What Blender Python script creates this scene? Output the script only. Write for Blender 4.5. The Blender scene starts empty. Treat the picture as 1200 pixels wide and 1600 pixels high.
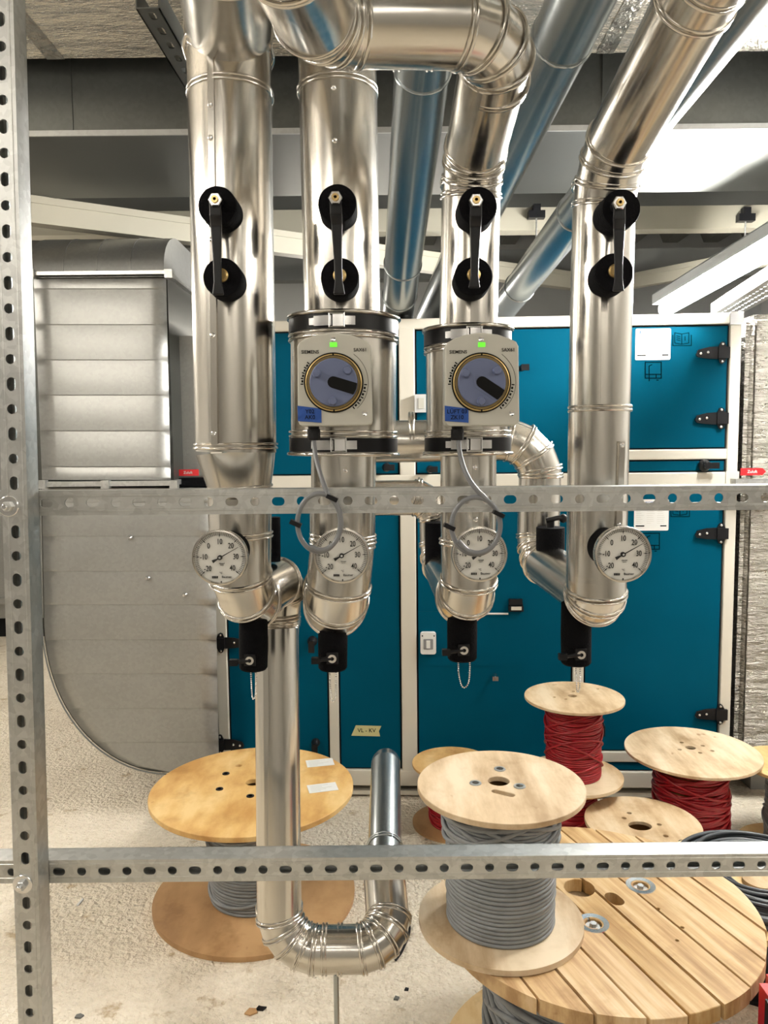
import bpy, bmesh, math, random
from math import sin, cos, tan, pi, radians as R, sqrt
from mathutils import Vector as V, Matrix as M, geometry as geo
random.seed(7)
C = bpy.context.scene.collection
SC = bpy.context.scene

# ------------------------------------------------------------------ camera
CAMZ = 1.5
FPX = 1200.0
cam_d = bpy.data.cameras.new('camera'); cam = bpy.data.objects.new('camera', cam_d); C.objects.link(cam)
cam_d.sensor_fit = 'VERTICAL'; cam_d.sensor_height = 36; cam_d.lens = 36 * FPX / 1600
cam_d.clip_start = .02
CAMR = M.Rotation(R(90 - 5.0), 3, 'X') @ M.Rotation(R(-0.6), 3, 'Z')
cam.matrix_world = M.Translation((0, 0, CAMZ)) @ CAMR.to_4x4()
SC.camera = cam
vs = SC.view_settings
vs.view_transform = 'Standard'; vs.look = 'None'; vs.gamma = 1; vs.use_curve_mapping = False
vs.exposure = 1.02

# ------------------------------------------------------------------ world
w = bpy.data.worlds.new('world'); SC.world = w; w.use_nodes = True
w.node_tree.nodes['Background'].inputs[0].default_value = (.8, .85, .9, 1)
w.node_tree.nodes['Background'].inputs[1].default_value = .05
SC.cycles.max_bounces = 8; SC.cycles.glossy_bounces = 5; SC.cycles.diffuse_bounces = 4
SC.cycles.sample_clamp_indirect = 4
SC.cycles.use_denoising = True

LAMP_VISIBLE = 215.0      # emission of the batten lamps' diffusers
LAMP_ROOM = 50.0

# ------------------------------------------------------------------ pixel helpers
def ray(px, py):
    return CAMR @ V(((px - 600) / FPX, (800 - py) / FPX, -1))
def P(px, py, Y):
    d = ray(px, py); return V((0, 0, CAMZ)) + d * (Y / d.y)
def G(px, py, z):
    d = ray(px, py); return V((0, 0, CAMZ)) + d * ((z - CAMZ) / d.z)
def mpp(p):                                   # metres per pixel at a point
    f = CAMR @ V((0, 0, -1)); return (V(p) - V((0, 0, CAMZ))).dot(f) / FPX

# ------------------------------------------------------------------ materials
def mat(name):
    m = bpy.data.materials.new(name); m.use_nodes = True
    nt = m.node_tree; b = nt.nodes['Principled BSDF']
    return m, nt, b
def simple(name, col, rough=.5, metal=0, emis=None, es=1, noise=0, nscale=20, bump=0, bscale=60, spec=.5):
    m, nt, b = mat(name); b.inputs['Specular IOR Level'].default_value = spec
    b.inputs['Base Color'].default_value = (*col, 1); b.inputs['Roughness'].default_value = rough
    b.inputs['Metallic'].default_value = metal
    if emis:
        b.inputs['Emission Color'].default_value = (*emis, 1); b.inputs['Emission Strength'].default_value = es
    tc = nt.nodes.new('ShaderNodeTexCoord')
    if noise:
        n = nt.nodes.new('ShaderNodeTexNoise'); n.inputs['Scale'].default_value = nscale; n.inputs['Detail'].default_value = 5
        nt.links.new(tc.outputs['Object'], n.inputs['Vector'])
        r = nt.nodes.new('ShaderNodeValToRGB')
        r.color_ramp.elements[0].position = .3; r.color_ramp.elements[1].position = .7
        r.color_ramp.elements[0].color = (*[c * (1 - noise) for c in col], 1)
        r.color_ramp.elements[1].color = (*[min(1, c * (1 + noise)) for c in col], 1)
        nt.links.new(n.outputs['Fac'], r.inputs[0]); nt.links.new(r.outputs[0], b.inputs['Base Color'])
    if bump:
        n = nt.nodes.new('ShaderNodeTexNoise'); n.inputs['Scale'].default_value = bscale; n.inputs['Detail'].default_value = 4
        nt.links.new(tc.outputs['Object'], n.inputs['Vector'])
        bp = nt.nodes.new('ShaderNodeBump'); bp.inputs['Strength'].default_value = bump; bp.inputs['Distance'].default_value = .01
        nt.links.new(n.outputs['Fac'], bp.inputs['Height']); nt.links.new(bp.outputs[0], b.inputs['Normal'])
    return m
def ramp(nt, fac, stops):
    r = nt.nodes.new('ShaderNodeValToRGB'); e = r.color_ramp.elements
    while len(e) < len(stops): e.new(.5)
    for i, (p, c) in enumerate(stops): e[i].position = p; e[i].color = (*c, 1)
    nt.links.new(fac, r.inputs[0]); return r.outputs[0]
def noise(nt, vec, scale, detail=4, rough=.5, stretch=None):
    if stretch:
        mp = nt.nodes.new('ShaderNodeMapping'); mp.inputs['Scale'].default_value = stretch
        nt.links.new(vec, mp.inputs[0]); vec = mp.outputs[0]
    n = nt.nodes.new('ShaderNodeTexNoise'); n.inputs['Scale'].default_value = scale
    n.inputs['Detail'].default_value = detail; n.inputs['Roughness'].default_value = rough
    nt.links.new(vec, n.inputs['Vector']); return n.outputs['Fac']
def bump(nt, b, h, strength, dist=.01):
    bp = nt.nodes.new('ShaderNodeBump'); bp.inputs['Strength'].default_value = strength; bp.inputs['Distance'].default_value = dist
    nt.links.new(h, bp.inputs['Height']); nt.links.new(bp.outputs[0], b.inputs['Normal']); return bp
def maprange(nt, v, a, b_):
    r = nt.nodes.new('ShaderNodeMapRange'); r.inputs['To Min'].default_value = a; r.inputs['To Max'].default_value = b_
    nt.links.new(v, r.inputs['Value']); return r.outputs[0]

MT = {}
def steel(name, col, r0, r1, bs=.02, stretch=(1, 1, .04)):
    m, nt, b = mat(name); tc = nt.nodes.new('ShaderNodeTexCoord').outputs['Object']
    b.inputs['Base Color'].default_value = (*col, 1); b.inputs['Metallic'].default_value = 1
    n = noise(nt, tc, 60, 3, .6, stretch)
    nt.links.new(maprange(nt, n, r0, r1), b.inputs['Roughness'])
    if bs == 0: b.inputs['Roughness'].default_value = .27; nt.links.remove(b.inputs['Roughness'].links[0])
    if bs: bump(nt, b, noise(nt, tc, 9, 2), bs, .01)
    return m
MT['steel'] = steel('polished_cladding', (.64, .61, .56), .14, .27, .05)
MT['steel_dull'] = steel('galvanised_cladding', (.44, .47, .48), .25, .29, .0)
MT['latch'] = simple('bright_steel', (.8, .8, .8), .22, 1)
def galv(name, col, rough, con=(.88, 1.08)):
    m, nt, b = mat(name); tc = nt.nodes.new('ShaderNodeTexCoord').outputs['Object']
    vo = nt.nodes.new('ShaderNodeTexVoronoi'); vo.inputs['Scale'].default_value = 90; nt.links.new(tc, vo.inputs['Vector'])
    n = noise(nt, tc, 3.5, 5)
    mx = nt.nodes.new('ShaderNodeMix'); mx.data_type = 'FLOAT'; mx.inputs[0].default_value = .72
    sep = nt.nodes.new('ShaderNodeSeparateColor'); nt.links.new(vo.outputs['Color'], sep.inputs[0])
    nt.links.new(sep.outputs[0], mx.inputs[2]); nt.links.new(n, mx.inputs[3])
    c0 = tuple(c * con[0] for c in col); c1 = tuple(min(1, c * con[1]) for c in col)
    nt.links.new(ramp(nt, mx.outputs[0], [(.2, c0), (.8, c1)]), b.inputs['Base Color'])
    b.inputs['Metallic'].default_value = .85
    nt.links.new(maprange(nt, mx.outputs[0], rough - .04, rough + .05), b.inputs['Roughness'])
    bump(nt, b, noise(nt, tc, 2.2, 2), .08, .02)
    return m
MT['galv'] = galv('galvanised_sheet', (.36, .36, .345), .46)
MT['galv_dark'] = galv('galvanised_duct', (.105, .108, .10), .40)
MT['channel'] = galv('galvanised_channel', (.54, .545, .53), .38, (.74, 1.18))
MT['teal'] = simple('teal_paint', (.0002, .058, .102), .45, 0, spec=.03, noise=.06, nscale=3)
MT['alu'] = simple('aluminium_profile', (.60, .57, .495), .45, .25)
MT['black'] = simple('black_plastic', (.007, .007, .008), .38, spec=.25)
MT['rubber'] = simple('black_foam', (.004, .004, .005), .85, spec=.08, bump=.3, bscale=250)
MT['brass'] = simple('brass', (.62, .45, .20), .3, 1)
MT['cream'] = simple('cream_beam_paint', (.34, .315, .25), .5, noise=.05, nscale=4)
MT['grey_beam'] = simple('grey_beam_paint', (.11, .11, .10), .6, noise=.08, nscale=4)
MT['dark'] = simple('shadow_gap_black', (.01, .01, .011), .7, spec=.1)
MT['white_metal'] = simple('white_enamel', (.48, .49, .49), .4)
MT['plastic_grey'] = simple('warm_grey_plastic', (.43, .42, .37), .45)
MT['dial_blue'] = simple('blue_grey_plastic', (.10, .122, .215), .5)
MT['gold'] = simple('gold_ring', (.50, .36, .15), .38, .6)
MT['white'] = simple('white_print', (.62, .62, .60), .5)
MT['dialface'] = simple('dial_white', (.66, .65, .61), .45)
MT['ink'] = simple('black_ink', (.006, .006, .006), .6, spec=.1)
MT['ink_blue'] = simple('blue_ink', (.02, .08, .4), .6)
MT['teal_ink'] = simple('dark_teal_ink', (.001, .010, .016), .8, spec=0)
MT['bluetape'] = simple('blue_tape', (.005, .055, .27), .6, bump=.3, bscale=80)
MT['yellowtape'] = simple('yellow_tape', (.48, .45, .22), .6)
MT['red'] = simple('red_label', (.55, .01, .015), .4)
MT['redcase'] = simple('red_plastic', (.5, .012, .02), .3)
MT['cable_grey'] = simple('grey_cable', (.20, .21, .22), .45, noise=.12, nscale=30)
MT['cable_dark'] = simple('dark_cable', (.05, .055, .062), .38, noise=.3, nscale=14)
MT['cable_red'] = simple('red_cable', (.27, .003, .008), .4, noise=.12, nscale=30)
MT['lead_grey'] = simple('grey_lead', (.15, .155, .165), .4)
MT['wall'] = simple('pale_wall', (.42, .41, .39), .8, noise=.08, nscale=2)
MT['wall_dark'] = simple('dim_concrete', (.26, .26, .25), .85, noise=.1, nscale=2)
m, nt, b = mat('clear_gauge_glass')
o_ = nt.nodes['Material Output']; tr = nt.nodes.new('ShaderNodeBsdfTransparent'); gl = nt.nodes.new('ShaderNodeBsdfGlossy')
gl.inputs['Roughness'].default_value = .03; mx = nt.nodes.new('ShaderNodeMixShader'); mx.inputs[0].default_value = .035; nt.links.new(tr.outputs[0], mx.inputs[1]); nt.links.new(gl.outputs[0], mx.inputs[2])
nt.links.new(mx.outputs[0], o_.inputs[0]); MT['glass'] = m
MT['lamp'] = simple('lit_diffuser', (.9, .9, .9), .4, 0, (1, .985, .94), LAMP_VISIBLE)
MT['lamp_room'] = simple('lit_diffuser_warm', (.9, .9, .9), .4, 0, (1, .93, .82), LAMP_ROOM)
for nm_, sc_ in (('lamp_behind', .17), ('lamp_soft', .35), ('lamp_hidden_fill', .5)): MT[nm_] = simple('lit_diffuser_'+nm_, (.9, .9, .9), .4, 0, (1, .93, .82), LAMP_ROOM*sc_)
MT['led'] = simple('lit_green_led', (.1, .6, .05), .4, 0, (.10, .8, .01), .55)

# foil-faced insulation
m, nt, b = mat('foil_insulation'); tc = nt.nodes.new('ShaderNodeTexCoord').outputs['Object']
b.inputs['Metallic'].default_value = .9; b.inputs['Base Color'].default_value = (.30, .28, .245, 1)
n1 = noise(nt, tc, 5, 6, .62, (1, 1, 5)); n2 = noise(nt, tc, 55, 3, .6, (.6, .6, 2.2))
ad = nt.nodes.new('ShaderNodeMath'); ad.operation = 'MULTIPLY_ADD'; ad.inputs[1].default_value = .16
nt.links.new(n2, ad.inputs[0]); nt.links.new(n1, ad.inputs[2])
bump(nt, b, ad.outputs[0], 1.0, .05); nt.links.new(maprange(nt, n2, .18, .42), b.inputs['Roughness'])
MT['foil'] = m
m, nt, b = mat('foil_insulation_overhead'); tc = nt.nodes.new('ShaderNodeTexCoord').outputs['Object']
b.inputs['Metallic'].default_value = .85; b.inputs['Base Color'].default_value = (.55, .52, .46, 1)
n1 = noise(nt, tc, 4, 6, .6, (1, 3, 1)); n2 = noise(nt, tc, 60, 3, .6, (1, 3, 1))
ad = nt.nodes.new('ShaderNodeMath'); ad.operation = 'MULTIPLY_ADD'; ad.inputs[1].default_value = .12
nt.links.new(n2, ad.inputs[0]); nt.links.new(n1, ad.inputs[2])
bump(nt, b, ad.outputs[0], .8, .05); nt.links.new(maprange(nt, n2, .12, .36), b.inputs['Roughness'])
MT['foil_up'] = m
# rough screed floor
m, nt, b = mat('rough_screed_floor'); tc = nt.nodes.new('ShaderNodeTexCoord').outputs['Object']
n1 = noise(nt, tc, 1.3, 5, .6); n2 = noise(nt, tc, 38, 6, .62); n3 = noise(nt, tc, 9, 6, .6)
mx = nt.nodes.new('ShaderNodeMix'); mx.data_type = 'FLOAT'; mx.inputs[0].default_value = .4
nt.links.new(n1, mx.inputs[2]); nt.links.new(n2, mx.inputs[3])
base = ramp(nt, mx.outputs[0], [(.3, (.54, .46, .35)), (.52, (.74, .66, .53)), (.72, (.84, .77, .65))])
spk = ramp(nt, n3, [(.0, (1, 1, 1)), (.61, (1, 1, 1)), (.68, (.66, .58, .47))])
mc = nt.nodes.new('ShaderNodeMix'); mc.data_type = 'RGBA'; mc.blend_type = 'MULTIPLY'; mc.inputs[0].default_value = 1
nt.links.new(base, mc.inputs[6]); nt.links.new(spk, mc.inputs[7]); nt.links.new(mc.outputs[2], b.inputs['Base Color'])
b.inputs['Roughness'].default_value = .85
vo = nt.nodes.new('ShaderNodeTexNoise'); vo.inputs['Scale'].default_value = 62; vo.inputs['Detail'].default_value = 2; nt.links.new(tc, vo.inputs['Vector'])
bump(nt, b, vo.outputs['Fac'], 1.0, .024); MT['floor'] = m
# wood
def wood(name, a, b_, c, stretch, scale=9, knots=True, rough=.55):
    m, nt, b = mat(name); tc = nt.nodes.new('ShaderNodeTexCoord').outputs['Object']
    n1 = noise(nt, tc, scale, 6, .6, stretch); n2 = noise(nt, tc, 2.6, 3)
    mx = nt.nodes.new('ShaderNodeMix'); mx.data_type = 'FLOAT'; mx.inputs[0].default_value = .35
    nt.links.new(n1, mx.inputs[2]); nt.links.new(n2, mx.inputs[3])
    col = ramp(nt, mx.outputs[0], [(.39, a), (.5, b_), (.59, c)])
    oi = nt.nodes.new('ShaderNodeObjectInfo'); hv = nt.nodes.new('ShaderNodeHueSaturation'); nt.links.new(col, hv.inputs['Color'])
    nt.links.new(maprange(nt, oi.outputs['Random'], .9, 1.1), hv.inputs['Value']); nt.links.new(maprange(nt, oi.outputs['Random'], 1.08, .9), hv.inputs['Saturation']); col = hv.outputs[0]
    st = noise(nt, tc, 5.5, 5, .65); sm = nt.nodes.new('ShaderNodeMix'); sm.data_type = 'RGBA'; sm.blend_type = 'MULTIPLY'; sm.inputs[0].default_value = .75
    nt.links.new(col, sm.inputs[6]); nt.links.new(ramp(nt, st, [(.34, (.72, .66, .58)), (.45, (1, 1, 1)), (.56, (1, 1, 1)), (.68, (.84, .80, .74))]), sm.inputs[7]); col = sm.outputs[2]
    if knots:
        n3 = noise(nt, tc, 17, 3, .5, (1, .7, 1))
        k = ramp(nt, n3, [(0, (1, 1, 1)), (.70, (1, 1, 1)), (.76, (.5, .33, .2))])
        mc = nt.nodes.new('ShaderNodeMix'); mc.data_type = 'RGBA'; mc.blend_type = 'MULTIPLY'; mc.inputs[0].default_value = .8
        nt.links.new(col, mc.inputs[6]); nt.links.new(k, mc.inputs[7]); col = mc.outputs[2]
    nt.links.new(col, b.inputs['Base Color']); b.inputs['Roughness'].default_value = rough
    bump(nt, b, n1, .15, .004)
    return m
MT['ply_pale'] = wood('pale_plywood', (.38, .26, .14), (.56, .42, .265), (.66, .54, .38), (1, .25, 1), 14)
MT['ply_gold'] = wood('golden_plywood', (.44, .24, .08), (.60, .38, .15), (.70, .50, .24), (1, .4, 1), 8)
MT['ply_brown'] = wood('brown_plywood', (.30, .16, .06), (.40, .225, .09), (.47, .28, .12), (1, .4, 1), 6)
MT['pine'] = wood('pine_boards', (.34, .19, .07), (.52, .34, .155), (.62, .45, .25), (14, .8, 3), 3)
MT['pine_edge'] = wood('rough_board_edge', (.32, .22, .12), (.47, .35, .2), (.55, .43, .27), (1, 1, .15), 60)

# ------------------------------------------------------------------ mesh helpers
def link(name, me, m, parent=None, smooth=None, mw=None):
    o = bpy.data.objects.new(name, me); C.objects.link(o)
    if m: me.materials.append(MT[m] if isinstance(m, str) else m)
    if smooth is not None:
        me.polygons.foreach_set('use_smooth', [True] * len(me.polygons)); me.set_sharp_from_angle(angle=R(smooth))
    if mw is not None: o.matrix_world = mw
    if parent: o.parent = parent
    return o
def mesh(vs_, fs):
    me = bpy.data.meshes.new('m'); me.from_pydata([tuple(v) for v in vs_], [], fs); me.update(); return me
class MB:
    def __init__(s): s.v = []; s.f = []
    def add(s, vs_, fs):
        n = len(s.v); s.v += [V(v) for v in vs_]; s.f += [tuple(i + n for i in f) for f in fs]; return s
    def box(s, a, b, T=None):
        (x0, y0, z0), (x1, y1, z1) = a, b
        p = [V(q) for q in ((x0,y0,z0),(x1,y0,z0),(x1,y1,z0),(x0,y1,z0),(x0,y0,z1),(x1,y0,z1),(x1,y1,z1),(x0,y1,z1))]
        if T: p = [T @ q for q in p]
        return s.add(p, [(0,3,2,1),(4,5,6,7),(0,1,5,4),(1,2,6,5),(2,3,7,6),(3,0,4,7)])
    def prism(s, poly, axis, a, b, T=None):        # poly = 2D list, extruded along axis 'x','y','z'
        def mk(u, v_, t): return {'x': V((t, u, v_)), 'y': V((u, t, v_)), 'z': V((u, v_, t))}[axis]
        n = len(poly); p = [mk(u, v_, a) for u, v_ in poly] + [mk(u, v_, b) for u, v_ in poly]
        if T: p = [T @ q for q in p]
        return s.add(p, [tuple(range(n))[::-1], tuple(range(n, 2 * n))] + [(i, (i + 1) % n, n + (i + 1) % n, n + i) for i in range(n)])
    def lathe(s, prof, n=48, T=None, cap=True):    # prof = [(r, z)] about local z
        k = len(prof); p = []
        for r, z in prof:
            for i in range(n):
                a = 2 * pi * i / n; q = V((r * cos(a), r * sin(a), z)); p.append(T @ q if T else q)
        f = [(j*n+i, j*n+(i+1)%n, (j+1)*n+(i+1)%n, (j+1)*n+i) for j in range(k-1) for i in range(n)]
        if cap: f += [tuple(range(n))[::-1], tuple(range((k-1)*n, k*n))]
        return s.add(p, f)
    def tube(s, pts, r, n=16, closed=False, cap=True):
        v_, f, _ = tube_data(pts, r, n, closed, cap); return s.add(v_, f)
    def plate(s, outline, holes, t, T=None):       # in local XZ plane, front at y=0, back at y=t
        v_, f = plate_data(outline, holes, t)
        if T: v_ = [T @ q for q in v_]
        return s.add(v_, f)
    def build(s, name, m, parent=None, smooth=None, mw=None):
        me = mesh(s.v, s.f)
        bm = bmesh.new(); bm.from_mesh(me); bmesh.ops.recalc_face_normals(bm, faces=bm.faces); bm.to_mesh(me); bm.free()
        return link(name, me, m, parent, smooth, mw)
def perp(d):
    a = V((0, -1, 0)) if abs(d.y) < .8 else V((0, 0, 1))
    u = (a - d * a.dot(d)).normalized(); return u, d.cross(u)
def tube_data(pts, r, n=48, closed=False, cap=True):
    pts = [V(p) for p in pts]; k = len(pts)
    rr = r if isinstance(r, (list, tuple)) else [r] * k
    seg = [(pts[(i+1) % k] - pts[i]).normalized() for i in range(k if closed else k-1)]
    u, w_ = perp(seg[0]); rings = []; vs_ = []
    if closed: pass
    for i in range(k):
        if closed: din, dout = seg[i-1], seg[i]
        else: din = seg[max(0, i-1)]; dout = seg[min(i, k-2)]
        if i > 0 or closed:
            if i > 0:
                pass
        mnorm = (din + dout)
        mnorm = mnorm.normalized() if mnorm.length > 1e-6 else dout
        ring = []
        if i == 0: u = (u - dout * u.dot(dout)).normalized(); w_ = dout.cross(u); base = dout
        else: base = din
        for j in range(n):
            a = 2 * pi * j / n; o = (u * cos(a) + w_ * sin(a)) * rr[i]
            o = o - base * (o.dot(mnorm) / base.dot(mnorm)); ring.append(pts[i] + o)
        rings.append((ring, mnorm)); vs_ += ring
        if i > 0:
            q = din.rotation_difference(dout); u = q @ u; u = (u - dout * u.dot(dout)).normalized(); w_ = dout.cross(u)
    f = []
    for i in range(k if closed else k-1):
        a, b = i * n, ((i+1) % k) * n
        f += [(a+j, a+(j+1)%n, b+(j+1)%n, b+j) for j in range(n)]
    if cap and not closed: f += [tuple(range(n))[::-1], tuple(range((k-1)*n, k*n))]
    return vs_, f, rings
def plate_data(outline, holes, t):
    cs = [V((x, y)) for x, y in outline]; edges = []; n = len(cs)
    edges += [(i, (i+1) % n) for i in range(n)]
    for h in holes:
        s = len(cs); cs += [V((x, y)) for x, y in h]; m_ = len(h); edges += [(s+i, s+(i+1) % m_) for i in range(m_)]
    vv, ee, ff, *_ = geo.delaunay_2d_cdt(cs, edges, [], 0, 1e-7)
    def inside(p, poly):
        c = False; m_ = len(poly)
        for i in range(m_):
            x0, y0 = poly[i]; x1, y1 = poly[i-1]
            if (y0 > p[1]) != (y1 > p[1]) and p[0] < (x1-x0) * (p[1]-y0) / (y1-y0) + x0: c = not c
        return c
    keep = []
    for f in ff:
        c = sum((vv[i] for i in f), V((0, 0))) / len(f)
        if inside(c, outline) and not any(inside(c, h) for h in holes): keep.append(tuple(f))
    cnt = {}
    for f in keep:
        for i in range(len(f)):
            e = (f[i], f[(i+1) % len(f)]); k = tuple(sorted(e)); cnt.setdefault(k, []).append(e)
    N = len(vv)
    vs_ = [V((p.x, 0, p.y)) for p in vv] + [V((p.x, t, p.y)) for p in vv]
    fs = [f for f in keep] + [tuple(i + N for i in f[::-1]) for f in keep]
    for k, es in cnt.items():
        if len(es) == 1:
            a, b = es[0]; fs.append((b, a, a + N, b + N))
    return vs_, fs
def circ(cx, cy, r, n=24, ry=None, a0=0):
    ry = r if ry is None else ry
    return [(cx + r * cos(a0 + 2*pi*i/n), cy + ry * sin(a0 + 2*pi*i/n)) for i in range(n)]
def slot(cx, cy, l, r, n=8, ang=0):
    p = []
    for s in (1, -1):
        for i in range(n+1):
            a = -pi/2 + pi * i / n + (0 if s > 0 else pi); p.append((s * (l/2 - r) + r * cos(a), r * sin(a)))
    return [(cx + x*cos(ang) - y*sin(ang), cy + x*sin(ang) + y*cos(ang)) for x, y in p]
def rrect(x0, y0, x1, y1, r, n=5):
    p = []
    for cx, cy, a0 in ((x1-r, y1-r, 0), (x0+r, y1-r, pi/2), (x0+r, y0+r, pi), (x1-r, y0+r, 3*pi/2)):
        for i in range(n+1):
            a = a0 + pi/2 * i / n; p.append((cx + r*cos(a), cy + r*sin(a)))
    return p
def thing(name, label, cat, loc=(0, 0, 0), group=None, rot=None):
    o = bpy.data.objects.new(name, None); C.objects.link(o); o.location = loc; o.empty_display_size = .05
    if rot is not None: o.rotation_euler = rot
    return tag(o, label, cat, group)
def tag(o, label=None, cat=None, group=None, kind=None):
    if label: o['label'] = label
    if cat: o['category'] = cat
    if group: o['group'] = group
    if kind: o['kind'] = kind
    return o
def struct(o): o['kind'] = 'structure'; return o
def reparent(child, root):                       # child geometry written in world space
    child.parent = root; child.matrix_parent_inverse = M.LocRotScale(root.location, root.rotation_euler.to_quaternion(), None).inverted()
    return child
def copy_tree(o, parent=None):
    c = o.copy(); C.objects.link(c)
    if parent: c.parent = parent
    for ch in list(o.children): copy_tree(ch, c)
    return c
def text(s, size, m, name='lettering', parent=None, mw=None, align='CENTER', ext=.0003):
    cu = bpy.data.curves.new('t', 'FONT'); cu.body = s; cu.size = size; cu.align_x = align; cu.align_y = 'CENTER'; cu.extrude = ext
    cu.resolution_u = 3; cu.offset = size*.008
    to = bpy.data.objects.new('t', cu); C.objects.link(to)
    dg = bpy.context.evaluated_depsgraph_get(); me = bpy.data.meshes.new_from_object(to.evaluated_get(dg))
    bpy.data.objects.remove(to)
    me.transform(M.Rotation(pi/2, 4, 'X'))
    return link(name, me, m, parent, mw=mw)
def textmesh(s, size, align='CENTER'):
    o = text(s, size, None, align=align); me = o.data; v_ = [v.co.copy() for v in me.vertices]; f = [tuple(p.vertices) for p in me.polygons]
    bpy.data.objects.remove(o); return v_, f

# ------------------------------------------------------------------ room shell
XL, XR, YB, YF, ZC = -3.6, 3.2, 6.6, -3.2, 3.25
def plane_box(name, a, b, m): return struct(MB().box(a, b).build(name, m))
plane_box('floor', (XL, YF, -.1), (XR, YB, 0), 'floor')
plane_box('wall_back', (XL, YB, 0), (XR, YB+.1, ZC), 'wall_dark')
plane_box('wall_left', (XL-.1, YF, 0), (XL, YB, ZC), 'wall')
plane_box('wall_right', (XR, YF, 0), (XR+.1, YB, ZC), 'wall')
plane_box('wall_front', (XL, YF-.1, 0), (XR, YF, ZC), 'wall')
mb = MB(); x = XL; prof = []
while x < XR:                                    # trapezoid deck, ribs running towards the back wall
    prof += [(x, ZC), (x+.14, ZC), (x+.18, ZC-.09), (x+.30, ZC-.09)]; x += .34
prof += [(XR, ZC), (XR, ZC+.06), (XL, ZC+.06)]
mb.prism(prof, 'y', YF, YB); struct(mb.build('ceiling', 'grey_beam'))

# ------------------------------------------------------------------ slotted channels
CW = .041
def channel(name, label, a, b, first, pitch, start_slot, cat='mounting rail', skip=(), group=None, depthdir=1, hole=1.0, side_holes=False):
    """C-profile from world a to b (front-face centre line), opening backwards (+Y)."""
    a = V(a); b = V(b); L = (b - a).length; ex = (b - a).normalized(); ey = V((0, 1, 0)); ey = (ey - ex*ey.dot(ex)).normalized(); ez = ex.cross(ey)
    T = M((( ex.x, ey.x, ez.x, a.x), (ex.y, ey.y, ez.y, a.y), (ex.z, ey.z, ez.z, a.z), (0, 0, 0, 1)))
    h = CW / 2; holes = []; x = first; k = 0
    while x < L - .01:
        if x > .01 and not any(abs(x - s) < pitch * .4 for s in skip):
            holes.append(slot(x, 0, .0215*hole, .0072*hole) if (k % 2 == 0) == start_slot else circ(x, 0, .0079*hole, 16))
        x += pitch; k += 1
    mb = MB(); mb.plate([(0, -h), (L, -h), (L, h), (0, h)], holes, .0022)
    # shallow pressed grooves above and below the row of holes
    for s in (-1, 1):
        mb.prism([(-.0009, s*.0125-.0016), (.0005, s*.0125-.0026), (.0005, s*.0125+.0026), (-.0009, s*.0125+.0016)], 'x', 0, L)
        mb.box((0, .0022, s*h - (.0022 if s > 0 else 0)), (L, CW, s*h + (.0022 if s < 0 else 0)))
        z0, z1 = sorted((s*h, s*.011)); mb.box((0, CW-.0022, z0), (L, CW, z1))
        mb.box((0, CW-.009, s*.011-.001), (L, CW-.0022, s*.011+.001))
    o = mb.build(name, 'channel', None, None, T); tag(o, label, cat, group); return o, T
YR = 1.27
ra, rb = P(-60, 787.5, YR), P(1290, 776.5, YR)
def along(a, b, p): return (V(p) - a).dot((b - a).normalized())
f0 = along(ra, rb, P(72, 787, YR)); pit = (along(ra, rb, P(1051, 777, YR)) - f0) / 27
f0 -= 2*pit
rb = ra + (rb-ra)*1.3
rail_mid, _ = channel('slotted_rail', 'galvanised slotted rail crossing in front of the pipes just above the four dials', ra, rb, f0, pit, True)
ra2, rb2 = P(-60, 1363.5, YR), P(1290, 1350.5, YR)
f0 = along(ra2, rb2, P(92, 1362, YR)); pit2 = (along(ra2, rb2, P(1190, 1351, YR)) - f0) / 31 ; f0 -= 4*pit2
rb2 = ra2 + (rb2-ra2)*1.3
rail_low, _ = channel('slotted_rail', 'galvanised slotted rail near the floor, crossing in front of the cable drums', ra2, rb2, f0, pit2, True)
YP = YR - CW - .001
pa, pb = P(-3, -80, YP), P(50, 1690, YP)
fy = along(pa, pb, P(14, 831, YP)); pitp = (along(pa, pb, P(42, 1480, YP)) - fy) / 18; fy -= 24*pitp
while fy < 0: fy += 2*pitp
sk = [along(pa, pb, P(13, 790, YP)), along(pa, pb, P(35, 1381, YP))]
# post: run from top to bottom
post, _ = channel('slotted_post', 'upright galvanised slotted post at the left edge, bolted in front of both rails', pa, pb, fy, pitp, True, 'mounting post', skip=sk)
for (px, py, where) in ((14, 791, 'upper rail'), (36, 1381, 'lower rail')):
    p = P(px, py, YP); t = thing('channel_bolt', f'round washer and hex bolt fixing the left post to the {where}', 'bolt', p, 'bolts on the left post')
    T = M.Rotation(pi/2, 4, 'X')
    MB().lathe([(.0165, 0), (.0165, .002), (.0155, .003), (.006, .003)], 32, T).build('washer', 'latch', t, 30)
    MB().lathe([(.0085, .003), (.0085, .009), (.0075, .010)], 6, T).build('hex_nut', 'channel', t)
    MB().lathe([(.0045, .003), (.0045, .016), (.0035, .017)], 16, T).build('bolt_end', 'latch', t, 30)
# slotted rail overhead, upper left, running away
a = P(228, -60, 1.75); b = P(306, 196, 2.12); a.z = b.z = (a.z + b.z) / 2
ex = (b-a).normalized(); L = (b-a).length; ey = V((0, 0, 1)); ez = ex.cross(ey)
T = M(((ex.x, ey.x, ez.x, a.x), (ex.y, ey.y, ez.y, a.y), (ex.z, ey.z, ez.z, a.z), (0, 0, 0, 1)))
mb = MB(); hs = [slot(x*.062+.03, .002, .032, .0075) for x in range(int(L/.062))]
mb.plate([(0, -.026), (L, -.026), (L, .026), (0, .026)], hs, .003)
mb.box((0, 0, .023), (L, .05, .026)); mb.box((0, 0, -.026), (L, .05, -.023))
tag(mb.build('ceiling_rail', 'galv_dark', None, None, T), 'slotted grey rail running overhead left of the widest pipe', 'mounting rail')

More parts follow.
